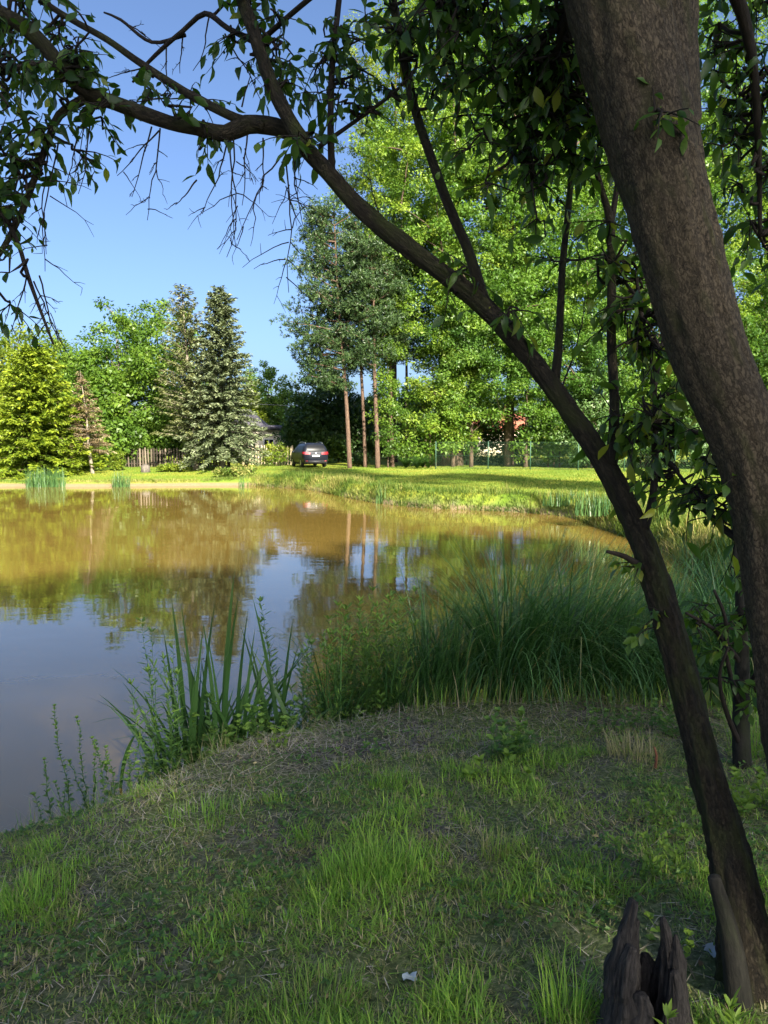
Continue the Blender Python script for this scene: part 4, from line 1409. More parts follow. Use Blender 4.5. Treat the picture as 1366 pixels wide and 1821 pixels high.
def dead_twig(root, mat, a, b, rng, r0=0.0042, n_side=9):
    g = Geo()
    n = 10
    t = np.linspace(0, 1, n)[:, None]
    ln = np.linalg.norm(b - a)
    P = a * (1 - t) + b * t + np.cumsum(rng.normal(0, 0.012 * ln, (n, 3)), 0) * np.sin(t * 3.0)
    tube(g, P, np.linspace(r0, 0.0012, n), 5, cap=False)
    for k in range(n_side):
        i = rng.integers(2, n - 1)
        d = norm(norm(b - a) * 0.6 + rng.normal(0, 0.75, 3) * np.array([1, 0.6, 0.7]))
        l2 = ln * rng.uniform(0.12, 0.38)
        m = 6
        tt = np.linspace(0, 1, m)[:, None]
        Q = P[i] + d * l2 * tt + np.array([0, 0, -0.25]) * l2 * tt ** 2 + np.cumsum(rng.normal(0, 0.03 * l2, (m, 3)), 0)
        tube(g, Q, np.linspace(0.0022, 0.0008, m), 4, cap=False)
        for j in range(rng.integers(1, 4)):
            i2 = rng.integers(1, m)
            d2 = norm(d + rng.normal(0, 0.9, 3))
            l3 = l2 * rng.uniform(0.15, 0.5)
            tube(g, [Q[i2], Q[i2] + d2 * l3 * 0.5 + rng.normal(0, 0.002, 3), Q[i2] + d2 * l3 + np.array([0, 0, -0.1 * l3])], [0.0014, 0.0011, 0.0007], 3, cap=False)
    g.obj('dead_twig', mat, root, True)


# --- the slender leaning tree
rng = rng_of(900)
lean_base = W(1350, 1800, 2.24)
lean_base[2] = Hs(lean_base[0], lean_base[1])
LT = thing('leaning_tree', 'slender dark tree leaning left in a long arch across the whole view', 'tree', lean_base)
sk_l = []


def limb(root, name, pts, d0, d1, mat, store, sides=14, step=0.05, rough=0.05, seed=0, label=None, ridge=0.0, rfreq=9.0, wscale=1.0):
    P, R = px_path(pts, d0, d1)
    P, R = resample(P, R * wscale, step)
    g = Geo()
    tube(g, P, R, sides, 0.0, rough, seed, ridge=ridge, rfreq=rfreq)
    o = g.obj(name, mat, root, True)
    store.append(P)
    if label:
        o['label'] = label
    return o, P


MAIN = [(1352, 1830, 120), (1342, 1760, 104), (1322, 1650, 78), (1293, 1500, 58), (1252, 1350, 51), (1207, 1180, 47), (1165, 1030, 44), (1128, 930, 38), (1072, 820, 36), (1012, 730, 34), (938, 630, 33), (865, 550, 33), (790, 487, 31),
        (710, 428, 30), (640, 370, 28), (585, 308, 26), (545, 262, 26), (510, 205, 22), (480, 140, 20), (455, 70, 19), (428, -10, 18), (395, -110, 15), (350, -240, 11), (330, -400, 8)]
limb(LT, 'trunk', MAIN, 2.22, 2.95, M_PLUMBARK, sk_l, 48, 0.010, 0.18, 3, ridge=0.24)
LB = [
    ([(528, 240, 34), (490, 226, 36), (440, 222, 38), (402, 238, 34), (350, 228, 31), (300, 218, 30), (240, 197, 30), (190, 178, 29), (150, 163, 29), (115, 125, 28), (80, 82, 28), (40, 45, 27), (0, 22, 26), (-70, -10, 22), (-180, -80, 15), (-300, -120, 8)], 2.86, 2.9),
    ([(470, 224, 22), (420, 210, 20), (345, 172, 18), (300, 145, 16), (240, 105, 14), (190, 70, 13), (140, 42, 12), (95, 15, 11), (50, -20, 9), (-20, -80, 6)], 2.84, 3.05),
    ([(150, 175, 17), (105, 205, 14), (83, 258, 12), (62, 315, 11), (45, 362, 11), (12, 430, 10), (-30, 495, 8)], 2.88, 2.8),
    ([(-60, 320, 11), (5, 385, 9), (32, 432, 8), (48, 485, 8), (60, 520, 7), (75, 560, 6), (95, 612, 4)], 2.82, 2.8),
    ([(112, 122, 13), (60, 113, 12), (0, 128, 11), (-60, 130, 8)], 2.89, 2.7),
    ([(455, 75, 12), (405, 50, 9), (365, 24, 9), (325, 55, 8), (290, 85, 8), (255, 120, 6), (236, 146, 4)], 2.93, 3.2),
    ([(330, 62, 7), (270, 75, 6), (215, 35, 5), (185, 22, 3)], 3.1, 3.2),
    ([(862, 540, 26), (832, 445, 20), (800, 370, 19), (766, 278, 18), (738, 192, 17), (715, 85, 16), (697, -10, 14), (680, -130, 11), (660, -260, 6)], 2.68, 2.75),
    ([(986, 695, 20), (994, 600, 16), (1000, 480, 14), (1010, 380, 13), (1019, 280, 12), (1026, 200, 11), (1032, 110, 9), (1045, -10, 7)], 2.58, 2.75),
    ([(1088, 825, 24), (1093, 720, 19), (1087, 600, 18), (1088, 500, 17), (1086, 400, 16), (1074, 350, 12), (1060, 300, 10), (1048, 230, 8), (1050, 120, 6)], 2.5, 2.65),
    ([(1087, 395, 12), (1098, 330, 10), (1104, 262, 8), (1112, 180, 5)], 2.6, 2.7),
    ([(1146, 940, 18), (1161, 880, 15), (1165, 800, 14), (1163, 700, 13), (1160, 640, 11), (1142, 565, 9), (1130, 480, 6)], 2.46, 2.6),
    ([(1163, 695, 10), (1178, 610, 8), (1190, 560, 6)], 2.52, 2.6),
    ([(590, 300, 15), (588, 205, 12), (592, 100, 12), (600, 28, 11), (607, -40, 9), (610, -120, 5)], 2.85, 2.85),
    ([(455, 80, 10), (560, -10, 9), (640, -60, 6)], 2.93, 2.7),
    ([(1140, 1008, 16), (1112, 990, 11), (1080, 981, 7)], 2.44, 2.35),
    ([(566, 262, 9), (640, 210, 7), (700, 165, 6), (735, 130, 4)], 2.85, 2.7),
]
for k, (pts, d0, d1) in enumerate(LB):
    limb(LT, 'branch', pts, d0, d1, M_PLUMBARK if k < 3 or k in (7, 8, 9) else M_TWIG, sk_l, 12, 0.03, 0.14, 10 + k, ridge=0.08, wscale=0.76 if k < 2 else 0.88)
SKL = np.vstack(sk_l)
bag, gtw = LeafBag(), Geo()
BLOBS_L = [
    (35, 55, 120, 70, 2.9, 85), (70, 130, 110, 70, 2.8, 70), (20, 200, 70, 80, 2.75, 66), (25, 285, 60, 70, 2.8, 60), (10, 360, 45, 60, 2.8, 36), (95, 35, 90, 50, 3.0, 42), (130, 100, 60, 40, 2.9, 21),
    (-60, 150, 110, 150, 2.7, 49), (-60, -80, 160, 120, 2.9, 49), (170, 205, 30, 25, 2.9, 7), (205, 160, 45, 30, 2.95, 14), (270, 150, 30, 25, 3.0, 7), (285, 195, 40, 20, 2.9, 7), (35, 470, 40, 40, 2.8, 14), (12, 520, 30, 30, 2.8, 7), (150, 260, 18, 20, 2.85, 3),
    (362, 285, 22, 35, 2.86, 12, 0.5), (330, 175, 40, 20, 2.95, 7), (405, 60, 40, 30, 2.9, 14), (430, 20, 50, 35, 2.9, 21), (470, 120, 25, 40, 2.9, 10), (515, 90, 60, 60, 2.85, 28), (560, 40, 60, 45, 2.8, 28), (545, 165, 45, 40, 2.85, 14), (505, 105, 25, 30, 2.8, 7),
    (560, 240, 35, 45, 2.8, 21), (575, 130, 40, 60, 2.8, 21), (640, 70, 45, 50, 2.75, 21), (615, 165, 50, 35, 2.8, 21), (680, 140, 50, 40, 2.7, 21), (640, 215, 25, 20, 2.8, 5), (715, 150, 35, 35, 2.7, 14),
    (770, 60, 70, 60, 2.65, 35), (740, 15, 70, 40, 2.65, 28), (560, -60, 160, 60, 2.8, 42), (300, -80, 160, 50, 3.0, 28), (760, 150, 50, 40, 2.65, 14), (830, 480, 25, 25, 2.65, 5, 0.6), (880, 545, 25, 20, 2.6, 4, 0.6), (560, 275, 25, 15, 2.8, 5, 0.55),
]
for bl in BLOBS_L:
    foliage_blob(gtw, bag, SKL, bl, rng)
gtw.obj('twigs', M_TWIG, LT, True, kind='stuff')
bag.build(LT)
for (u0, v0, d0, u1, v1, d1, ns) in [(285, 228, 2.88, 262, 392, 2.9, 12), (283, 232, 2.88, 208, 312, 2.9, 6), (270, 225, 2.9, 235, 350, 2.95, 5), (410, 248, 2.86, 400, 458, 2.8, 14), (405, 250, 2.86, 360, 380, 2.9, 8), (415, 245, 2.86, 420, 440, 2.85, 8),
                                     (508, 268, 2.86, 515, 520, 2.8, 22), (506, 268, 2.86, 421, 430, 2.75, 8), (520, 275, 2.86, 538, 400, 2.85, 9), (440, 240, 2.86, 430, 365, 2.86, 6), (468, 245, 2.86, 466, 340, 2.9, 5), (350, 320, 2.86, 312, 364, 2.84, 2),
                                     (86, 255, 2.86, 84, 450, 2.85, 7), (105, 245, 2.86, 82, 480, 2.8, 7), (140, 225, 2.88, 118, 330, 2.85, 9), (160, 225, 2.88, 138, 345, 2.85, 8), (60, 500, 2.8, 110, 610, 2.8, 10), (70, 490, 2.8, 128, 640, 2.8, 8), (50, 480, 2.8, 20, 590, 2.8, 5),
                                     (296, 85, 3.1, 298, 190, 3.1, 5), (325, 60, 3.1, 320, 130, 3.15, 4), (372, 30, 3.0, 342, 125, 3.0, 3), (400, 60, 2.95, 470, 190, 2.9, 5), (430, 190, 2.9, 447, 110, 2.9, 3), (215, 35, 3.2, 285, 85, 3.2, 6), (255, 120, 3.2, 190, 140, 3.2, 4),
                                     (640, 372, 2.78, 600, 300, 2.8, 3), (680, 400, 2.75, 655, 300, 2.8, 3), (930, 615, 2.62, 928, 570, 2.6, 1), (1000, 690, 2.6, 1040, 520, 2.6, 6), (300, 175, 2.95, 190, 172, 3.0, 3), (345, 175, 2.95, 255, 178, 3.0, 3)]:
    dead_twig(LT, M_TWIG, W(u0, v0, d0), W(u1, v1, d1), rng, r0=0.0034, n_side=max(1, int(ns * 0.62)))

# --- the thick tree at the right
rng = rng_of(950)
th_base = W(1560, 1760, 2.2)
th_base[2] = Hs(th_base[0], th_base[1])
TT_ = thing('thick_tree', 'thick grey flaky barked tree leaning in from the right picture edge', 'tree', th_base)
sk_t = []
limb(TT_, 'trunk', [(1555, 1830, 185), (1515, 1700, 150), (1446, 1400, 118), (1408, 1180, 108), (1384, 1050, 105), (1360, 900, 106), (1318, 760, 110), (1268, 640, 116), (1230, 520, 122), (1196, 390, 128), (1166, 270, 136), (1143, 180, 140), (1106, 50, 140), (1078, -60, 134), (1040, -220, 118), (980, -420, 90), (920, -640, 60), (860, -800, 30)],
     2.1, 2.1, M_THICKBARK, sk_t, 64, 0.010, 0.10, 31, ridge=0.085, rfreq=13.0)
limb(TT_, 'branch', [(1190, 330, 60), (1190, 240, 90), (1190, 150, 88), (1190, 60, 80), (1195, -40, 76), (1215, -200, 62), (1260, -400, 48), (1300, -600, 22)], 2.17, 2.3, M_THICKBARK, sk_t, 48, 0.014, 0.08, 33, ridge=0.085, rfreq=13.0)
TB = [
    ([(1100, -80, 40), (1010, -150, 28), (920, -130, 20), (840, -70, 14), (780, -10, 8)], 2.1, 2.5),
    ([(1090, -110, 36), (1040, -60, 20), (1010, 20, 15), (985, 110, 11), (960, 190, 8), (930, 265, 5)], 2.1, 2.6),
    ([(1205, -60, 40), (1290, -40, 24), (1330, 60, 16), (1345, 180, 12), (1350, 300, 9), (1352, 420, 6)], 2.25, 2.7),
    ([(1215, -150, 36), (1330, -120, 24), (1430, 0, 16), (1480, 150, 10), (1470, 300, 6)], 2.25, 2.8),
    ([(1350, 985, 20), (1318, 962, 14), (1275, 930, 11), (1240, 888, 9), (1212, 850, 7), (1185, 815, 4)], 2.15, 2.5),
    ([(1330, 900, 14), (1290, 800, 10), (1240, 770, 8), (1180, 755, 6), (1140, 740, 4)], 2.2, 2.5),
    ([(1290, 640, 14), (1220, 600, 10), (1160, 560, 8), (1110, 500, 5)], 2.2, 2.6),
    ([(1100, -100, 30), (950, -250, 22), (800, -260, 16), (650, -220, 8)], 2.1, 2.4),
    ([(1060, -200, 30), (1100, -400, 22), (1250, -600, 14), (1400, -700, 8)], 2.1, 1.6),
    ([(1060, -200, 30), (900, -500, 22), (700, -700, 14), (500, -800, 8)], 2.1, 1.5),
]
for k, (pts, d0, d1) in enumerate(TB):
    limb(TT_, 'branch', pts, d0, d1, M_TWIG, sk_t, 10, 0.05, 0.05, 40 + k)
SKT = np.vstack(sk_t)
bag, gtw = LeafBag(), Geo()
BLOBS_T = [
    (820, 40, 80, 60, 2.5, 63), (900, 40, 80, 60, 2.45, 70), (880, 110, 90, 60, 2.5, 70), (960, 60, 70, 70, 2.4, 63), (950, 150, 80, 60, 2.5, 63), (1010, 110, 50, 70, 2.45, 49), (820, 120, 60, 50, 2.55, 42), (1010, 30, 50, 50, 2.4, 42),
    (840, 180, 50, 30, 2.55, 21), (870, 235, 40, 35, 2.5, 14, 0.5), (900, 310, 40, 30, 2.5, 10, 0.55), (880, 340, 30, 25, 2.5, 5, 0.5), (960, 240, 50, 50, 2.5, 28), (1005, 230, 40, 60, 2.5, 28), (1000, 330, 50, 50, 2.55, 24), (960, 340, 40, 40, 2.5, 14), (1010, 420, 35, 45, 2.6, 14), (960, 420, 25, 30, 2.55, 5),
    (1060, 300, 35, 60, 2.5, 40, 0.68), (1060, 200, 35, 60, 2.5, 40, 0.68), (1090, 420, 40, 40, 2.55, 23, 0.68), (1130, 470, 40, 45, 2.55, 35, 0.68), (1100, 550, 40, 40, 2.5, 23, 0.68), (1150, 590, 35, 45, 2.5, 35, 0.68), (1110, 640, 30, 30, 2.5, 11, 0.68), (1180, 640, 30, 40, 2.45, 20, 0.68),
    (1110, 715, 45, 30, 2.45, 23, 0.68), (1165, 700, 45, 40, 2.45, 35, 0.68), (1200, 770, 45, 40, 2.4, 35, 0.68), (1150, 790, 45, 35, 2.45, 28, 0.68), (1225, 850, 45, 35, 2.35, 35, 0.68), (1260, 900, 40, 30, 2.3, 28, 0.68), (1200, 880, 35, 30, 2.4, 17, 0.68), (1230, 800, 30, 40, 2.3, 17, 0.68), (1090, 780, 30, 25, 2.45, 8, 0.68),
    (1300, 40, 55, 70, 2.6, 56), (1345, 110, 50, 80, 2.6, 56), (1310, 190, 40, 70, 2.65, 42), (1350, 260, 45, 70, 2.7, 42), (1315, 310, 30, 50, 2.7, 24), (1350, 380, 30, 50, 2.7, 21), (1352, 470, 22, 30, 2.7, 7), (1275, 110, 25, 60, 2.5, 17), (1290, 250, 25, 40, 2.6, 14),
    (1180, 220, 30, 20, 1.98, 4, 0.6), (1255, 355, 18, 12, 2.0, 2, 0.6),
    (900, -90, 200, 60, 2.3, 70), (1150, -150, 200, 80, 2.1, 56), (1350, -150, 150, 90, 2.4, 56), (700, -180, 180, 70, 2.4, 56), (1000, -350, 350, 120, 2.0, 28), (1480, 150, 80, 200, 2.7, 56), (1460, 400, 60, 100, 2.7, 28),
]
for bl in BLOBS_T:
    foliage_blob(gtw, bag, SKT, bl, rng)
gtw.obj('twigs', M_TWIG, TT_, True, kind='stuff')
bag.build(TT_)

# --- bank trees beyond the picture edges; their shade lies over the near bank, the water and the lawn
for k, (x_, y_, h, rw, low, ncl, lab) in enumerate([
        (6.0, -25.2, 23.0, 2.6, 0.30, 200, 'tall tree straight behind the viewer, first of the row'),
        (8.7, -24.2, 23.0, 2.6, 0.30, 215, 'tall tree behind the viewer, next to the first of the row'),
        (11.6, -23.1, 23.0, 2.6, 0.30, 200, 'second tall tree behind the viewer on the near side'),
        (14.4, -22.0, 23.5, 2.6, 0.30, 165, 'third tall tree behind the viewer on the near side'),
        (16.9, -21.0, 24.0, 2.6, 0.30, 170, 'fourth tall tree behind the viewer on the near side'),
        (19.4, -19.9, 24.5, 2.6, 0.30, 230, 'fifth tall tree behind the viewer, nearest the right bank'),
        (11.6, 13.7, 25.5, 2.4, 0.25, 330, 'tall narrow poplar on the right bank outside the picture'),
        (16.9, 11.7, 20.0, 2.3, 0.25, 300, 'second poplar on the right bank outside the picture, farther from the water')]):
    b = np.array([x_, y_, Hs(x_, y_)])
    broadleaf('bank_tree', lab, b, [(0, 0, h * 0.86, rw * 1.0, rw * 1.0, h * 0.085), (0, 0, h * 0.86, rw * 1.0, rw * 1.0, h * 0.085), (0, 0, h * 0.80, rw * 0.85, rw * 0.85, h * 0.18), (-rw * 0.25, 0.4, h * 0.64, rw * 0.9, rw * 0.9, h * 0.15), (rw * 0.25, -0.4, h * 0.62, rw * 0.9, rw * 0.9, h * 0.15)], ncl if k > 5 else int(ncl * 1.9), 80, 0.13, M_MAPLE, M_BARKGREY, 0.15, 980 + k, cl_r=(0.5, 0.95), group='trees along the near bank outside the picture')

# ------------------------------------------------------------------ near bank: turf, hay, plants, stump, litter
M_GRASS = leaf_mat('near_grass', [(0.0, (0.42, 0.35, 0.21)), (0.25, (0.24, 0.23, 0.085)), (0.5, (0.16, 0.245, 0.048)), (0.8, (0.17, 0.34, 0.045)), (1.0, (0.31, 0.45, 0.065))], 0.35, 0.5, 0.25)
M_HAY = tint_mat('dry_hay', [(0.0, (0.14, 0.115, 0.075)), (0.5, (0.30, 0.26, 0.18)), (1.0, (0.48, 0.43, 0.31))], 0.8)
M_SEDGE = leaf_mat('sedge_blade', [(0.0, (0.022, 0.064, 0.017)), (0.5, (0.048, 0.125, 0.032)), (0.93, (0.11, 0.225, 0.064)), (1.0, (0.34, 0.31, 0.13))], 0.28, 0.35, 0.45)
M_IRIS = leaf_mat('iris_blade', [(0.0, (0.020, 0.058, 0.015)), (1.0, (0.055, 0.125, 0.028))], 0.25, 0.35, 0.4)
M_HERB = leaf_mat('willowherb_leaf', [(0.0, (0.05, 0.11, 0.028)), (0.6, (0.095, 0.19, 0.04)), (1.0, (0.19, 0.30, 0.05))], 0.35, 0.45, 0.3)
M_HERBBRIGHT = leaf_mat('fresh_shoot_leaf', [(0.0, (0.09, 0.17, 0.025)), (1.0, (0.20, 0.30, 0.04))], 0.4, 0.45, 0.3)
M_ROT = bark_mat('rotten_wood', (0.006, 0.005, 0.0045), (0.066, 0.057, 0.048), scale=110, stretch=0.05, bump=1.0)
M_STAKE = bark_mat('grey_green_bark', (0.007, 0.0065, 0.005), (0.03, 0.028, 0.02), moss=(0.022, 0.028, 0.010), scale=55)
M_PAPER = plain_mat('paper_scrap', (0.36, 0.42, 0.42), 0.7)
M_FALLEN = tint_mat('fallen_leaf', [(0.0, (0.10, 0.06, 0.03)), (0.6, (0.22, 0.17, 0.07)), (1.0, (0.36, 0.32, 0.16))], 0.7)
M_REDSTALK = plain_mat('rusty_stalk', (0.17, 0.065, 0.03), 0.8, noise=0.35, nscale=40)

rng = rng_of(1200)


def near_points(n, ymin=1.55, ymax=6.3):
    y = ymin + (ymax - ymin) * rng.random(n) ** 1.25
    x = (rng.random(n) * 1.3 - 0.65) * (y + 0.35)
    sd = shore_dist(x, y)
    k = sd > 0.06
    return x[k], y[k], sd[k]


# turf: patchy short grass, lusher in tufts, thin over the hay near the crest
x, y, sd = near_points(150000)
pa = fbm(x * 1.5, y * 1.5, 71)
pb = fbm(x * 5.0, y * 5.0, 72, 3)
crest = smooth(1.7, 0.5, sd) * smooth(-1.4, -0.5, x) * smooth(2.6, 1.6, x)
bare = np.exp(-(((x - 0.85) / 0.28) ** 2 + ((y - 2.45) / 0.22) ** 2)) + 0.9 * np.exp(-(((x - 1.25) / 0.25) ** 2 + ((y - 2.05) / 0.3) ** 2)) + 0.8 * np.exp(-(((x + 1.05) / 0.3) ** 2 + ((y - 3.75) / 0.12) ** 2))
lushspot = np.exp(-(((x + 0.1) / 0.42) ** 2 + ((y - 2.85) / 0.33) ** 2)) + 0.8 * np.exp(-(((x + 1.15) / 0.3) ** 2 + ((y - 2.45) / 0.3) ** 2)) + 0.7 * np.exp(-(((x + 0.25) / 0.3) ** 2 + ((y - 2.05) / 0.15) ** 2)) + 0.6 * np.exp(-(((x - 0.1) / 0.3) ** 2 + ((y - 3.7) / 0.3) ** 2))
lush = np.clip(1.5 * (pa - 0.36) + 2.3 * (pb - 0.5) + 0.45 * lushspot - 0.95 * crest - 1.0 * bare, 0.02, 1)
keep = rng.random(len(x)) < np.clip(0.42 + 0.9 * lush - 0.16 * crest - 0.4 * bare, 0.03, 1)
x, y, sd, lush, pb = x[keep], y[keep], sd[keep], lush[keep], pb[keep]
n_ = len(x)
g = Geo()
B_ = np.stack([x, y, H(x, y, sd) - 0.004], -1)
L = (0.020 + 0.058 * lush ** 1.4) * rng.uniform(0.4, 1.6, n_)
t = np.clip(0.30 + 0.5 * lush + rng.normal(0, 0.27, n_), 0, 1)
blades(g, B_, rng.random(n_) * 6.283, L * 1.12, rng.uniform(0.003, 0.0068, n_), rng.uniform(0.1, 1.15, n_), rng.uniform(0.1, 1.3, n_), 2, t)
g.obj('near_grass', M_GRASS, kind='stuff', label='patchy short grass on the shaded near bank', category='grass')

# matted short turf, partly dry, under the taller blades
x, y, sd = near_points(130000)
pa = fbm(x * 2.5 + 3, y * 2.5, 75)
bare = np.exp(-(((x - 0.85) / 0.25) ** 2 + ((y - 2.45) / 0.18) ** 2)) + 0.8 * np.exp(-(((x - 1.25) / 0.25) ** 2 + ((y - 2.05) / 0.3) ** 2))
pc = fbm(x * 11, y * 11, 76, 3)
keep = rng.random(len(x)) < np.clip(0.1 + 2.4 * (pc - 0.36) - 0.8 * bare - 1.4 * np.clip(fbm(x * 1.3 + 9, y * 1.3, 79) - 0.56, 0, 1) * 4, 0.03, 1)
x, y, sd, pa = x[keep], y[keep], sd[keep], pa[keep]
n_ = len(x)
g = Geo()
B_ = np.stack([x, y, H(x, y, sd) - 0.002], -1)
t = np.clip(0.28 + 0.75 * (pa - 0.25) + rng.normal(0, 0.26, n_), 0, 0.95)
az = rng.random(n_) * 6.283
blades(g, B_, az, rng.uniform(0.022, 0.07, n_), rng.uniform(0.003, 0.0065, n_), rng.uniform(0.5, 1.3, n_), rng.uniform(0.0, 0.8, n_), 1, t, face=az + math.pi / 2 + rng.normal(0, 0.5, n_))
g.obj('turf_mat', M_GRASS, kind='stuff', label='matted half dry turf on the shaded near bank', category='grass')

# broad-leaved ground weeds among the grass
x, y, sd = near_points(9000)
wd = fbm(x * 1.8 + 5, y * 1.8, 81) + 0.25 * smooth(0.8, 2.2, x)
keep = wd > 0.58
x, y, sd = x[keep], y[keep], sd[keep]
n_ = len(x)
g = Geo()
rep = 5
P = np.repeat(np.stack([x, y, H(x, y, sd) + rng.uniform(0.004, 0.05, n_)], -1), rep, 0)
az = rng.random(n_ * rep) * 6.283
Y = np.stack([np.cos(az), np.sin(az), rng.uniform(-0.2, 0.6, n_ * rep)], -1)
L = rng.uniform(0.010, 0.026, n_ * rep)
place(g, LEAF2_V, LEAF2_T, P, Y, norm(np.array([0, 0, 1.0]) + rng.normal(0, 0.4, (n_ * rep, 3))), L, L * 0.6, rng.random(n_ * rep) * 0.8)
g.obj('ground_weeds', M_HERB, kind='stuff', label='small leafy ground weeds in the near turf', category='weeds')

# hay: cut dry stems lying about, thickest near the crest
x, y, sd = near_points(60000)
crest = smooth(1.9, 0.4, sd) * smooth(-1.9, -0.6, x)
cl = fbm(x * 1.7, y * 1.7, 91)
keep = rng.random(len(x)) < np.clip(0.12 + 0.75 * crest * (0.3 + 1.2 * cl) + 0.25 * (cl - 0.45), 0, 1)
x, y, sd, crest = x[keep], y[keep], sd[keep], crest[keep]
n_ = len(x)
g = Geo()
B_ = np.stack([x, y, H(x, y, sd) + rng.random(n_) * (0.006 + 0.03 * crest)], -1)
az = rng.random(n_) * 6.283
blades(g, B_, az, rng.uniform(0.03, 0.15, n_) * (0.7 + 0.7 * crest), rng.uniform(0.002, 0.0045, n_), 1.45 + rng.normal(0, 0.14, n_), rng.normal(0.1, 0.15, n_), 3, np.clip(0.5 + rng.normal(0, 0.32, n_), 0, 1), face=az + math.pi / 2 + rng.normal(0, 0.3, n_))
g.obj('dry_hay', M_HAY, kind='stuff', label='dry cut hay and stems strewn over the near bank', category='hay')

x, y, sd = near_points(420)
n_ = len(x)
g = Geo()
az = rng.random(n_) * 6.283
L = rng.uniform(0.012, 0.038, n_)
place(g, LEAF8_V, LEAF8_T, np.stack([x, y, H(x, y, sd) + 0.012], -1), np.stack([np.cos(az), np.sin(az), rng.normal(0, 0.15, n_)], -1), norm(np.array([0, 0, 1.0]) + rng.normal(0, 0.35, (n_, 3))), L, L * 0.55, rng.random(n_))
g.obj('fallen_leaves', M_FALLEN, kind='stuff', label='scattered dry fallen leaves on the near bank', category='leaves')


def ground_px(u, v):
    """Ground point seen at photo pixel (u, v)."""
    d = W(u, v, 1.0) - CAM
    t = np.linspace(1.2, 9.0, 400)
    P = CAM + d * t[:, None]
    z = H(P[:, 0], P[:, 1])
    i = np.argmax(P[:, 2] <= z)
    return np.array([P[i, 0], P[i, 1], z[i]])


# sedges along the water
def sedge(label, base, n, L, rad, seed, bias=(0.0, 0.0), kap=(0.5, 2.3), w=0.0155):
    rng = rng_of(seed)
    n, L, rad = int(n * 1.5), L * 1.28, rad * 0.82
    root = thing('sedge_clump', label, 'sedge', base, 'sedge clumps on the near shore')
    g = Geo()
    r, a = rad * np.sqrt(rng.random(n)), rng.random(n) * 6.283
    B = np.stack([base[0] + r * np.cos(a), base[1] + 0.6 * r * np.sin(a), np.full(n, base[2] - 0.03)], -1)
    dx = np.cos(a) * r / rad + rng.normal(0, 0.5, n) + bias[0]
    dy = np.sin(a) * r / rad + rng.normal(0, 0.5, n) + bias[1]
    az = np.arctan2(dy, dx)
    face = az + math.pi / 2 + rng.normal(0, 0.35, n)
    kk = rng.uniform(*kap, n)
    blades(g, B, az, L * rng.uniform(0.62, 1.12, n), w * rng.uniform(0.6, 1.25, n), rng.uniform(0.0, 0.14, n), kk * 1.35, 10, np.clip(rng.beta(1.3, 1.5, n) * 0.95 + (rng.random(n) < 0.03) * 0.6, 0, 1), face=face, bend=1.75)
    g.obj('blades', M_SEDGE, root, kind='stuff')
    return root


def shore_at(u, Y, z=None):
    x_ = (u - 683) / 1366 * Y
    return np.array([x_, Y, max(0.0, Hs(x_, Y)) if z is None else z])


sedge('thin sedge tuft right of the willowherb, first of the sedges', shore_at(770, 5.85), 130, 1.15, 0.16, 1301, (0.3, 0), (0.2, 1.5))
sedge('narrow upright sedge clump second from the iris', shore_at(815, 5.9), 170, 1.2, 0.16, 1302, (0.1, 0), (0.2, 1.7))
sedge('large dense sedge clump arching over the water, biggest of the row', shore_at(925, 5.9), 620, 1.42, 0.26, 1303, (0.35, -0.1), (0.5, 2.3))
sedge('dense sedge clump between the biggest one and the leaning trunk', shore_at(1035, 5.95), 460, 1.42, 0.24, 1304, (0.6, -0.1), (0.6, 2.4))
sedge('sedge clump directly left of the leaning trunk', shore_at(1128, 6.0), 380, 1.36, 0.25, 1305, (0.4, -0.1), (0.4, 2.2))
sedge('sedge clump crossed by the leaning trunk', shore_at(1185, 6.1), 330, 1.36, 0.24, 1306, (0.3, 0), (0.4, 2.2))
sedge('bluish sedge clump right of the leaning trunk on the shore', shore_at(1245, 7.2), 420, 1.5, 0.32, 1307, (0.3, -0.2), (0.7, 2.5))
sedge('bluish sedge clump beside the thick trunk on the shore', shore_at(1325, 7.6), 420, 1.55, 0.34, 1308, (-0.2, -0.3), (0.7, 2.5))
sedge('sedge clump hidden low behind the thick trunk', shore_at(1330, 5.6), 240, 0.95, 0.3, 1309, (0.1, -0.3), (0.4, 2.0))

sedge('slim sedge tuft standing among the willowherb', shore_at(600, 5.6), 70, 0.95, 0.13, 1311, (0.1, 0), (0.2, 1.5))
sedge('slim sedge tuft at the right end of the willowherb stand', shore_at(700, 5.75), 90, 1.0, 0.14, 1312, (0.1, 0), (0.2, 1.5))

# flowering grass stalks above the sedges
for k, (u0, v0, u1, v1, Yd) in enumerate([(960, 1180, 990, 942, 5.8), (885, 1160, 912, 985, 5.85)]):
    rng = rng_of(1320 + k)
    a, b_ = W(u0, v0, Yd), W(u1, v1, Yd)
    root = thing('flowering_grass', ('tall flowering grass stalk nodding above the biggest sedge', 'shorter flowering grass stalk left of the tall one above the sedges')[k], 'grass stalk', a - np.array([0, 0, 0.5]), 'flowering grass stalks')
    P = bez(a - np.array([0, 0, 0.5]), b_, 0.12, 12)
    P[:, 0] += 0.06 * np.linspace(0, 1, 12) ** 3
    g = Geo()
    tube(g, P, np.linspace(0.004, 0.0015, 12), 5, 0.4)
    g.obj('stem', M_SEDGE, root)
    g = Geo()
    m = 70
    f = rng.uniform(0.62, 1.0, m)
    C = np.stack([np.interp(f, np.linspace(0, 1, 12), P[:, j]) for j in range(3)], -1)
    place(g, LEAF2_V, LEAF2_T, C, rng.normal(0, 0.35, (m, 3)) + np.array([0.55, 0, 0.6]), rng.normal(size=(m, 3)), rng.uniform(0.02, 0.06, m), 0.006, np.full(m, 0.97))
    g.obj('panicle', M_SEDGE, root, kind='stuff')

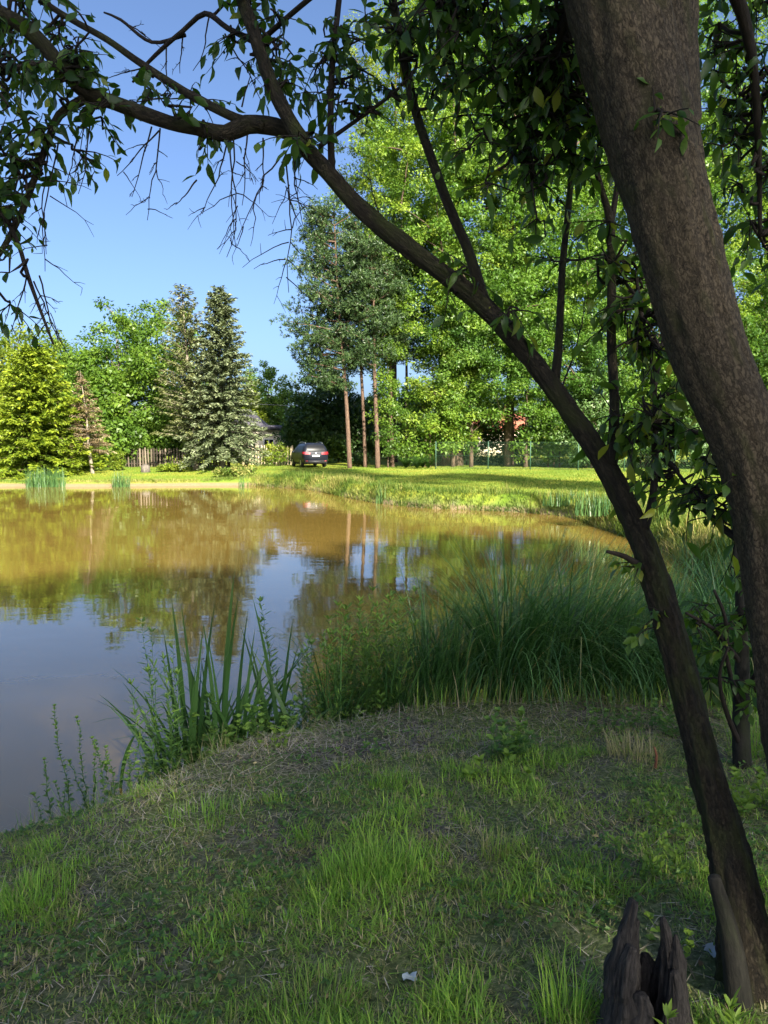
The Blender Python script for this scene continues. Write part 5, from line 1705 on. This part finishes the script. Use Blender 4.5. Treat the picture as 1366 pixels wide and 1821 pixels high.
# iris: every sword blade is a part
def iris(label, base, specs, seed):
    rng = rng_of(seed)
    root = thing('iris_clump', label, 'iris', base, 'iris clumps on the near shore')
    for (dx, dy, L, w, th, az, kp) in specs:
        g = Geo()
        B = np.array([[base[0] + dx, base[1] + dy, base[2] - 0.02]])
        az_, th_ = np.array([az]), np.array([th])
        fa = np.array([az + math.pi / 2 if abs(math.sin(az)) > 0.7 else rng.normal(0, 0.5)])
        blades(g, B, az_, L, w * 0.95, th_, kp, 10, rng.random(), shape='sword', face=fa)
        g.obj('blade', M_IRIS, root)
    return root


rng = rng_of(1350)
ib = shore_at(395, 5.28)
sp = []
for (u, v, w) in [(392, 1018, 0.045), (318, 1062, 0.042), (412, 1045, 0.036), (340, 1065, 0.03), (356, 1100, 0.034), (300, 1120, 0.03), (372, 1060, 0.032), (385, 1090, 0.034), (440, 1110, 0.03), (290, 1155, 0.026), (330, 1140, 0.034), (425, 1080, 0.03), (350, 1150, 0.03), (400, 1130, 0.034), (310, 1180, 0.028), (378, 1120, 0.03), (365, 1170, 0.03)]:
    dx0 = (rng.uniform(-0.5, 0.5) * 60 + (u - 365) * 0.55) / 1366 * 5.3 - 0.10
    tip = W(u, v, 5.25)
    b0 = np.array([ib[0] + dx0, ib[1], ib[2]])
    dxx, dz = tip[0] - b0[0], tip[2] - b0[2]
    sp.append((dx0, rng.normal(0, 0.08), math.hypot(dxx, dz) * 1.01, w, math.atan2(abs(dxx), dz) * 0.85, 0.0 if dxx > 0 else math.pi, 0.12))
sp.append((-0.12, 0.0, 1.15, 0.034, 0.25, math.pi, 1.75))
sp.append((-0.15, 0.05, 0.95, 0.026, 0.3, math.pi + 0.2, 1.7))
for k in range(66):
    sp.append((rng.normal(-0.08, 0.2), rng.normal(0, 0.1), rng.uniform(0.6, 1.22), rng.uniform(0.022, 0.038), rng.uniform(0.05, 0.4), rng.choice([0.0, math.pi]) + rng.normal(0, 0.5), rng.uniform(0.05, 0.9)))
iris('tall iris clump with broad sword blades at the water edge', ib, sp, 1351)
ib = shore_at(480, 5.4)
sp = []
for (u, v, w) in [(470, 1050, 0.034), (503, 1092, 0.032), (455, 1120, 0.03), (440, 1100, 0.026), (520, 1140, 0.026), (495, 1150, 0.03)]:
    dx0 = rng.uniform(-0.12, 0.1)
    tip = W(u, v, 5.4)
    dxx, dz = tip[0] - ib[0] - dx0, tip[2] - ib[2]
    sp.append((dx0, rng.normal(0, 0.06), math.hypot(dxx, dz) * 1.01, w, math.atan2(abs(dxx), dz) * 0.85, 0.0 if dxx > 0 else math.pi, 0.15))
sp.append((0.0, 0, 1.05, 0.024, 0.25, 0.1, 1.3))
for k in range(16):
    sp.append((rng.normal(0, 0.13), rng.normal(0, 0.08), rng.uniform(0.45, 0.8), rng.uniform(0.02, 0.034), rng.uniform(0.05, 0.4), rng.choice([0.0, math.pi]) + rng.normal(0, 0.5), rng.uniform(0.05, 1.2)))
iris('smaller iris clump to the right of the tall one', ib, sp, 1352)


# leafy stems: willowherb, nettles, young shoots
def herb(name, label, cat, base, stems, seed, mat, leaf=(0.07, 0.013), group=None, pairs=0.038, up=0.12, taper=0.45):
    """stems: (dx, dy, height, lean x, lean y)"""
    rng = rng_of(seed)
    root = thing(name, label, cat, base, group)
    gs, gl = Geo(), Geo()
    for (dx, dy, h, lx, ly) in stems:
        n = 12
        t = np.linspace(0, 1, n)
        P = np.stack([base[0] + dx + lx * t ** 1.4, base[1] + dy + ly * t ** 1.4, np.full(n, base[2] - 0.02) + h * t], -1) + np.cumsum(rng.normal(0, 0.009, (n, 3)), 0)
        tube(gs, P, np.linspace(0.0035, 0.0012, n), 5, 0.45, cap=False)
        m = max(4, int(h / pairs))
        f = np.linspace(0.12, 1.0, m)
        C = np.stack([np.interp(f, t, P[:, j]) for j in range(3)], -1)
        a0 = rng.random() * 6.28
        for s in (0, math.pi):
            az = a0 + np.arange(m) * 1.57 + s + rng.normal(0, 0.5, m)
            Y = np.stack([np.cos(az), np.sin(az), up + 0.5 * f + rng.normal(0, 0.2, m)], -1)
            L = leaf[0] * (1 - taper * f) * rng.uniform(0.5, 1.3, m)
            place(gl, LEAF8_V, LEAF8_T, C, Y, norm(np.array([0, 0, 1.0]) + rng.normal(0, 0.25, (m, 3))), L, leaf[1] * 2 * (1 - 0.4 * f), np.clip(0.3 + 0.45 * f + rng.normal(0, 0.18, m), 0, 1))
        # tip rosette
        k = 6
        az = rng.random(k) * 6.28
        place(gl, LEAF8_V, LEAF8_T, np.tile(P[-1], (k, 1)), np.stack([np.cos(az), np.sin(az), np.full(k, 1.0)], -1), norm(np.stack([np.cos(az), np.sin(az), np.full(k, -0.3)], -1)) * -1, np.full(k, leaf[0] * 0.5), np.full(k, leaf[1] * 1.3), np.clip(0.8 + rng.normal(0, 0.1, k), 0, 1))
    gs.obj('stems', mat, root, True, kind='stuff')
    gl.obj('leaves', mat, root, True, kind='stuff')
    return root


rng = rng_of(1400)


def stems_px(base, Y, tips, jitter=0.03):
    out = []
    for (u, v) in tips:
        tip = W(u, v, Y)
        dx = (tip[0] - base[0]) * 0.55 + rng.normal(0, jitter)
        out.append((dx, rng.normal(0, 0.06), tip[2] - base[2], tip[0] - base[0] - dx, rng.normal(0, 0.04)))
    return out


b = shore_at(285, 5.0)
herb('willowherb', 'leafy willowherb stems left of the tall iris', 'willowherb', b, stems_px(b, 5.0, [(250, 1112), (272, 1130), (292, 1160), (262, 1190), (240, 1210), (305, 1150), (280, 1220), (255, 1250), (300, 1230), (320, 1190), (230, 1275)]), 1401, M_HERB, (0.115, 0.0115), 'willowherb plants on the near shore')
b = shore_at(655, 5.7)
herb('willowherb', 'dense willowherb stand between the irises and the sedges', 'willowherb', b, stems_px(b, 5.7, [(665, 1045), (640, 1065), (600, 1072), (690, 1060), (620, 1110), (675, 1095), (705, 1085), (590, 1130), (650, 1130), (630, 1150), (690, 1140), (715, 1120), (610, 1170), (660, 1180), (640, 1090), (578, 1160)] + [(int(rng.uniform(570, 735)), int(rng.uniform(1060, 1200))) for _ in range(40)]), 1402, M_HERB, (0.13, 0.0125), 'willowherb plants on the near shore')
b = shore_at(545, 5.55)
herb('willowherb', 'low willowherb filling the gap right of the smaller iris', 'willowherb', b, stems_px(b, 5.5, [(455, 1070), (540, 1120), (525, 1150), (560, 1140), (575, 1165), (545, 1185), (510, 1175), (590, 1190), (470, 1110), (600, 1210), (560, 1215), (500, 1210), (530, 1225)]), 1403, M_HERB, (0.12, 0.014), 'willowherb plants on the near shore')
b = shore_at(440, 5.15)
herb('nettle_clump', 'dark nettles at the foot of the iris clumps', 'nettle', b, [(rng.normal(0, 0.25), rng.normal(0, 0.07), rng.uniform(0.2, 0.5), rng.normal(0, 0.05), rng.normal(0, 0.03)) for _ in range(26)], 1404, M_HERB, (0.085, 0.034), None, 0.04, 0.1, 0.4)
for k, (u, Y, n, hh, sx, lw, lab) in enumerate([(350, 5.1, 34, 0.42, 0.20, (0.08, 0.03), 'dark leafy herbs in front of the tall iris'), (520, 5.4, 40, 0.42, 0.22, (0.09, 0.028), 'dark leafy herbs between the smaller iris and the willowherb stand'),
                                               (620, 5.6, 44, 0.45, 0.22, (0.095, 0.024), 'leafy herbs at the foot of the dense willowherb stand'), (715, 5.75, 30, 0.42, 0.18, (0.09, 0.024), 'leafy herbs between the willowherb stand and first sedge'),
                                               (300, 4.95, 26, 0.30, 0.18, (0.06, 0.02), 'low leafy herbs at the foot of the left willowherb')]):
    b = shore_at(u, Y)
    herb('shore_herb', lab, 'herb', b, [(rng.normal(0, sx), rng.normal(0, 0.09), hh * rng.uniform(0.4, 1.15), rng.normal(0, 0.09), rng.normal(0, 0.05)) for _ in range(n)], 1420 + k, M_HERB, lw, 'leafy herbs along the near shore', 0.04, 0.15, 0.4)
for k, (u, Y, tips, lab) in enumerate([(150, 4.75, [(100, 1245), (125, 1290), (150, 1315), (165, 1300), (135, 1345)], 'thin sprawling shoot with small leaves at the left bank'), (90, 4.55, [(78, 1365), (95, 1390), (120, 1385), (60, 1400)], 'short shoot with small leaves near left picture edge'),
                                       (215, 4.9, [(195, 1310), (230, 1330), (205, 1350), (245, 1345)], 'short leafy shoot just left of willowherb at the bank')]):
    b = shore_at(u, Y)
    herb('bank_shoot', lab, 'plant', b, stems_px(b, Y, tips), 1410 + k, M_HERB, (0.045, 0.016), 'sprawling shoots on the left bank', 0.022, 0.3)
# low fringe of leaves and grass hanging over the left bank edge
g = Geo()
N = 2600
f = rng.random(N)
xs = np.interp(f, [0, 0.25, 0.6, 1.0], [-2.6, -1.9, -1.35, -0.3])
ys = np.interp(xs, [-2.6, -1.9, -1.4, -0.9, -0.45, 0.1], [4.25, 4.42, 4.98, 5.28, 5.5, 5.75]) - 0.30 * rng.random(N)
sd = shore_dist(xs, ys)
k_ = sd > -0.05
xs, ys, sd = xs[k_], ys[k_], sd[k_]
n_ = len(xs)
blades(g, np.stack([xs, ys, H(xs, ys, sd) - 0.01], -1), rng.random(n_) * 6.283, rng.uniform(0.08, 0.36, n_), rng.uniform(0.002, 0.006, n_), rng.uniform(0.0, 0.7, n_), rng.uniform(0.2, 1.7, n_), 5, np.clip(0.35 + rng.normal(0, 0.25, n_), 0, 1))
g.obj('bank_edge_grass', M_GRASS, kind='stuff', label='longer grass fringe on the near bank edge', category='grass')
g = Geo()
N = 1000
xs = rng.uniform(0.2, 3.6, N)
ys = np.interp(xs, [0.1, 0.7, 1.3, 2.0, 2.6, 3.2, 4.0], [5.7, 5.85, 5.9, 5.9, 6.1, 6.6, 7.5]) - rng.random(N) ** 1.5 * (0.35 + 0.5 * smooth(1.6, 2.6, xs))
sd = shore_dist(xs, ys)
blades(g, np.stack([xs, ys, H(xs, ys, sd) - 0.01], -1), rng.random(N) * 6.283, rng.uniform(0.10, 0.34, N), rng.uniform(0.004, 0.009, N), rng.uniform(0.0, 0.35, N), rng.uniform(0.0, 0.9, N), 4, np.clip(0.55 + rng.normal(0, 0.25, N), 0, 1))
g.obj('sedge_stubble', M_GRASS, kind='stuff', label='bright regrowing stubble at the foot of the sedges', category='grass')

for k, (u, v, n, h, lw, lab, mat) in enumerate([
        (905, 1345, 12, 0.24, (0.075, 0.024), 'leafy nettle patch on the hay before the biggest sedge', M_HERB), (880, 1385, 5, 0.10, (0.10, 0.026), 'broad leaved dock rosette below the nettle patch', M_HERBBRIGHT),
        (1075, 1300, 8, 0.16, (0.06, 0.02), 'small weed at the crest left of the leaning trunk', M_HERB), (1185, 1300, 10, 0.18, (0.06, 0.022), 'leafy weeds beside the rusty stalk', M_HERB),
        (1195, 1470, 9, 0.13, (0.05, 0.014), 'small bright weeds left of the lower leaning trunk', M_HERBBRIGHT), (1175, 1560, 11, 0.17, (0.06, 0.011), 'grassy weed tuft behind the rotten stump', M_HERBBRIGHT),
        (470, 1335, 7, 0.12, (0.05, 0.018), 'pale green weed on the crest under the smaller iris', M_HERBBRIGHT), (650, 1345, 6, 0.12, (0.05, 0.012), 'small weed in the hay on the crest', M_HERB),
        (1355, 1440, 14, 0.22, (0.07, 0.02), 'leafy weeds right of the leaning trunk', M_HERBBRIGHT), (1200, 1680, 5, 0.13, (0.045, 0.02), 'few round leaved seedlings beside the stump', M_HERBBRIGHT)]):
    b = ground_px(u, v)
    herb('weed_patch', lab, 'weed', b, [(rng.normal(0, 0.085), rng.normal(0, 0.06), h * rng.uniform(0.6, 1.15), rng.normal(0, 0.03), rng.normal(0, 0.02)) for _ in range(n)], 1430 + k, mat, lw, 'weeds on the near bank', 0.03, 0.25)
b = ground_px(1262, 1812)
b = np.array([(1255 - 683) / 1366 * 1.95, 1.93, Hs(0.8, 1.93)])
herb('fresh_shoot', 'bright yellow green shoot in front of the rotten stump', 'plant', b, [(0.0, 0, 0.17, 0.0, 0.0), (0.02, 0.02, 0.13, 0.02, 0.0), (-0.03, 0.0, 0.10, -0.02, 0)], 1450, M_HERBBRIGHT, (0.075, 0.011), 'bright shoots by the stump', 0.016, 0.35, 0.2)
b = np.array([(1325 - 683) / 1366 * 1.95, 1.94, Hs(0.9, 1.94)])
herb('fresh_shoot', 'second bright shoot right of the first at the bottom corner', 'plant', b, [(0.0, 0, 0.13, 0.0, 0.0), (0.04, 0.02, 0.10, 0.02, 0.0), (-0.03, 0.03, 0.09, -0.01, 0)], 1451, M_HERBBRIGHT, (0.07, 0.011), 'bright shoots by the stump', 0.016, 0.35, 0.2)

# taller grass tufts
for k, (u, v, n, h, sp_, tb, lab) in enumerate([(1000, 1815, 90, 0.24, 0.07, 0.85, 'yellowish upright grass tuft left of the rotten stump'), (650, 1560, 420, 0.17, 0.20, 0.72, 'lush bright grass tuft in the middle of the bank'), (60, 1600, 240, 0.13, 0.16, 0.75, 'lush grass tuft at the left picture edge'),
                                               (880, 1520, 120, 0.12, 0.09, 0.4, 'dark green grass tuft right of the lush one'), (560, 1800, 260, 0.10, 0.18, 0.55, 'dark grass tuft at the bottom picture edge'), (1130, 1350, 190, 0.20, 0.16, 0.12, 'brown withered grass hummock beside the rusty stalk'),
                                               (370, 1450, 200, 0.12, 0.2, 0.66, 'fresh grass tuft near the iris on the slope'), (1350, 1340, 160, 0.45, 0.2, 0.6, 'tall grass behind the foot of the leaning tree'), (700, 1400, 130, 0.12, 0.14, 0.7, 'fresh grass tuft under the crest')]):
    rng = rng_of(1460 + k)
    b = ground_px(u, min(v, 1815))
    root = thing('grass_tuft', lab, 'grass tuft', b, 'grass tufts on the near bank')
    g = Geo()
    r, a = sp_ * np.sqrt(rng.random(n)), rng.random(n) * 6.283
    xx, yy = b[0] + r * np.cos(a), b[1] + 0.8 * r * np.sin(a)
    az = a + rng.normal(0, 0.9, n)
    blades(g, np.stack([xx, yy, H(xx, yy) - 0.008], -1), az, h * rng.uniform(0.5, 1.15, n), rng.uniform(0.0025, 0.005, n), rng.uniform(0.0, 0.45, n), rng.uniform(0.1, 1.3, n), 5, np.clip(tb + rng.normal(0, 0.13, n), 0, 1))
    g.obj('blades', M_GRASS, root, kind='stuff')

# --- rotten hollow stump: two upright shells of old wood round a dark hollow
sb = np.array([(1175 - 683) / 1366 * 2.02, 2.0, 0])
sb[2] = Hs(sb[0], sb[1])
stump = thing('rotten_stump', 'dark rotten hollow stump split in two beside the leaning tree', 'stump', sb)


for k in range(15):
    rng = rng_of(1500 + k)
    an = math.radians((95, 130, 158, 182, 205, 232, 262, 292, 318, 342, 5, 30, 62, 170, 350)[k])
    hh = (0.24, 0.34, 0.41, 0.46, 0.37, 0.24, 0.15, 0.20, 0.33, 0.42, 0.40, 0.33, 0.26, 0.43, 0.44)[k] * rng.uniform(0.88, 1.02)
    r0 = 0.085 if k < 13 else 0.06
    c = sb + np.array([r0 * math.cos(an), r0 * math.sin(an), -0.05])
    tw = rng.normal(0, 0.010)
    lx = (0.035 if math.cos(an) < 0 else -0.030) * (hh / 0.4) ** 2 + rng.normal(0, 0.006)
    P = np.array([c + np.array([0.35 * (c - sb)[0], 0.35 * (c - sb)[1], 0]), c + np.array([tw, 0, 0.10]), c + np.array([-0.5 * tw + 0.25 * lx, 0, hh * 0.55]), c + np.array([0.6 * lx + rng.normal(0, 0.005), 0, hh * 0.82]), c + np.array([lx, 0.0, hh])])
    R = np.array([0.036, 0.030, 0.025, 0.017, rng.uniform(0.003, 0.010)]) * rng.uniform(1.45, 1.85)
    P, R = resample(P, R, 0.006)
    g = Geo()
    tube(g, P, R, 24, 0, 0.42, 5 + k, ridge=0.75, rfreq=6.0)
    V = g.V[0]
    cc_ = np.vstack([np.repeat(P, 24, 0), P[-1:], P[:1]])
    d_ = V - cc_
    rad_dir = np.array([math.cos(an), math.sin(an), 0])
    V -= (d_ @ rad_dir)[:, None] * rad_dir * 0.35
    g.obj('splinter', M_ROT, stump)

# cut sapling stub
g = Geo()
sa = W(1318, 1800, 2.12)
sa[2] = Hs(sa[0], sa[1]) - 0.03
P = np.array([sa, W(1305, 1700, 2.14), W(1290, 1630, 2.15), W(1270, 1560, 2.16)])
tube(g, *resample(P, [0.040, 0.033, 0.026, 0.019], 0.03), 14, 0, 0.08, 61)
o = g.obj('sapling_stub', M_STAKE, origin=sa)
o['label'], o['category'] = 'slim cut sapling stub between the rotten stump and the leaning trunk', 'stump'

# thin grey sapling behind, with leaf sprays
rng = rng_of(1600)
sg = shore_at(1325, 4.3)
SAP = thing('young_sapling', 'thin grey sapling with leafy sprays between the two foreground trunks', 'tree', sg)
st = []
limb(SAP, 'trunk', [(1322, 1500, 34), (1322, 1400, 30), (1318, 1300, 27), (1320, 1200, 24), (1318, 1100, 18), (1312, 1000, 12), (1300, 900, 6)], 4.2, 4.2, M_STAKE, st, 10, 0.06, 0.06, 71)
for k, pts in enumerate([[(1318, 1270, 10), (1295, 1180, 8), (1290, 1100, 7), (1270, 1050, 5)], [(1318, 1180, 9), (1270, 1120, 7), (1220, 1090, 5)], [(1318, 1330, 10), (1290, 1260, 8), (1280, 1200, 6), (1295, 1150, 4)], [(1318, 1120, 8), (1350, 1060, 6), (1380, 1020, 4)], [(1320, 1240, 8), (1355, 1180, 6), (1380, 1150, 4)]]):
    limb(SAP, 'branch', pts, 4.2, 3.9, M_TWIG, st, 6, 0.06, 0.05, 72 + k)
bag, gtw = LeafBag(), Geo()
SKS = np.vstack(st)
for bl in [(1245, 1085, 45, 30, 4.0, 24, 0.6), (1285, 1120, 45, 40, 4.0, 30, 0.55), (1240, 1140, 35, 25, 4.0, 14, 0.6), (1290, 1190, 40, 30, 4.0, 20, 0.5), (1345, 1160, 30, 50, 4.1, 20, 0.5), (1350, 1060, 30, 50, 4.1, 20, 0.5), (1300, 1040, 35, 30, 4.1, 16, 0.5), (1270, 1230, 30, 20, 4.1, 8, 0.55), (1350, 1260, 30, 40, 4.1, 14, 0.5)]:
    foliage_blob(gtw, bag, SKS, bl, rng, 0.075)
gtw.obj('twigs', M_TWIG, SAP, True, kind='stuff')
bag.build(SAP)

# ivy-like young leaves on the leaning trunk
rng = rng_of(1650)
for k, (u, v, dep, n, lab) in enumerate([(1150, 1010, 2.38, 4, 'small leaf sprig on the leaning trunk beside the broken twig'), (1185, 1110, 2.34, 6, 'leaf sprig lower on the leaning trunk before the sedges'), (845, 545, 2.6, 3, 'small leaf sprig on the upper bend of the leaning trunk'), (1165, 215, 1.98, 4, 'leaf sprig growing from the thick trunk near the fork')]):
    p0 = W(u, v, dep)
    root = thing('leaf_sprig', lab, 'leaf sprig', p0, 'leaf sprigs sprouting from the trunks')
    gt_, bag = Geo(), LeafBag()
    for j in range(n):
        leafy_twig(gt_, bag, p0 + rng.normal(0, 0.02, 3) * np.array([1, 0.3, 1]) + np.array([0, 0.05, 0]), rng.normal(size=3) * np.array([1, 0.4, 0.6]) + np.array([0, -0.5, 0]), rng.uniform(0.05, 0.10), rng, 0.045, 0.02, 0.72)
    gt_.obj('twigs', M_TWIG, root, True)
    bag.build(root, 60)

# rusty broken stalk
g = Geo()
rs = ground_px(1165, 1365)
tube(g, *resample(np.array([rs - np.array([0, 0, 0.02]), rs + np.array([0.006, 0, 0.07]), rs + np.array([-0.010, 0, 0.12])]), [0.010, 0.008, 0.004], 0.02), 9, 0, 0.4, 81)
o = g.obj('rusty_stalk', M_REDSTALK, origin=rs)
o['label'], o['category'] = 'short rusty orange broken stalk on the crest of the bank', 'stalk'

# bits floating on the pond near the bank
rng = rng_of(1690)
N = 260
ys = rng.uniform(6.0, 26, N)
xs = rng.uniform(-0.5, 0.42, N) * ys
sd = shore_dist(xs, ys)
k_ = (sd < -0.1) & (fbm(xs * 0.35, ys * 0.35, 169) > 0.5)
xs, ys = xs[k_], ys[k_]
n_ = len(xs)
g = Geo()
az = rng.random(n_) * 6.283
place(g, LEAF8_V * np.array([1, 1, 0.15]), LEAF8_T, np.stack([xs, ys, np.full(n_, 0.004)], -1), np.stack([np.cos(az), np.sin(az), np.zeros(n_)], -1), np.tile([0, 0, 1.0], (n_, 1)), rng.uniform(0.02, 0.055, n_), rng.uniform(0.012, 0.03, n_), rng.random(n_))
g.obj('floating_leaves', M_FALLEN, kind='stuff', label='small fallen leaves floating on the pond', category='leaves')

# paper scraps
for k, (u, v, s, lab) in enumerate([(728, 1750, 0.022, 'small pale scrap of paper in the grass at bottom centre'), (1275, 1703, 0.034, 'pale blue scrap of plastic between the stump and the leaning trunk')]):
    rng = rng_of(1700 + k)
    b = ground_px(u, v)
    g = Geo()
    n = 5
    V = [(b[0] + (i / 4 - 0.5) * 2 * s + rng.normal(0, s * 0.12), b[1] + (j / 4 - 0.5) * 1.5 * s + rng.normal(0, s * 0.12), b[2] + 0.012 + rng.random() * s * 0.7) for j in range(n) for i in range(n)]
    g.add(V, None, [(j * n + i, j * n + i + 1, (j + 1) * n + i + 1, (j + 1) * n + i) for j in range(n - 1) for i in range(n - 1)])
    o = g.obj('paper_scrap', M_PAPER, origin=b)
    o['label'], o['category'], o['group'] = lab, 'litter', 'scraps of litter'
for o in scene.objects:
    if '_origin' in o:
        del o['_origin']
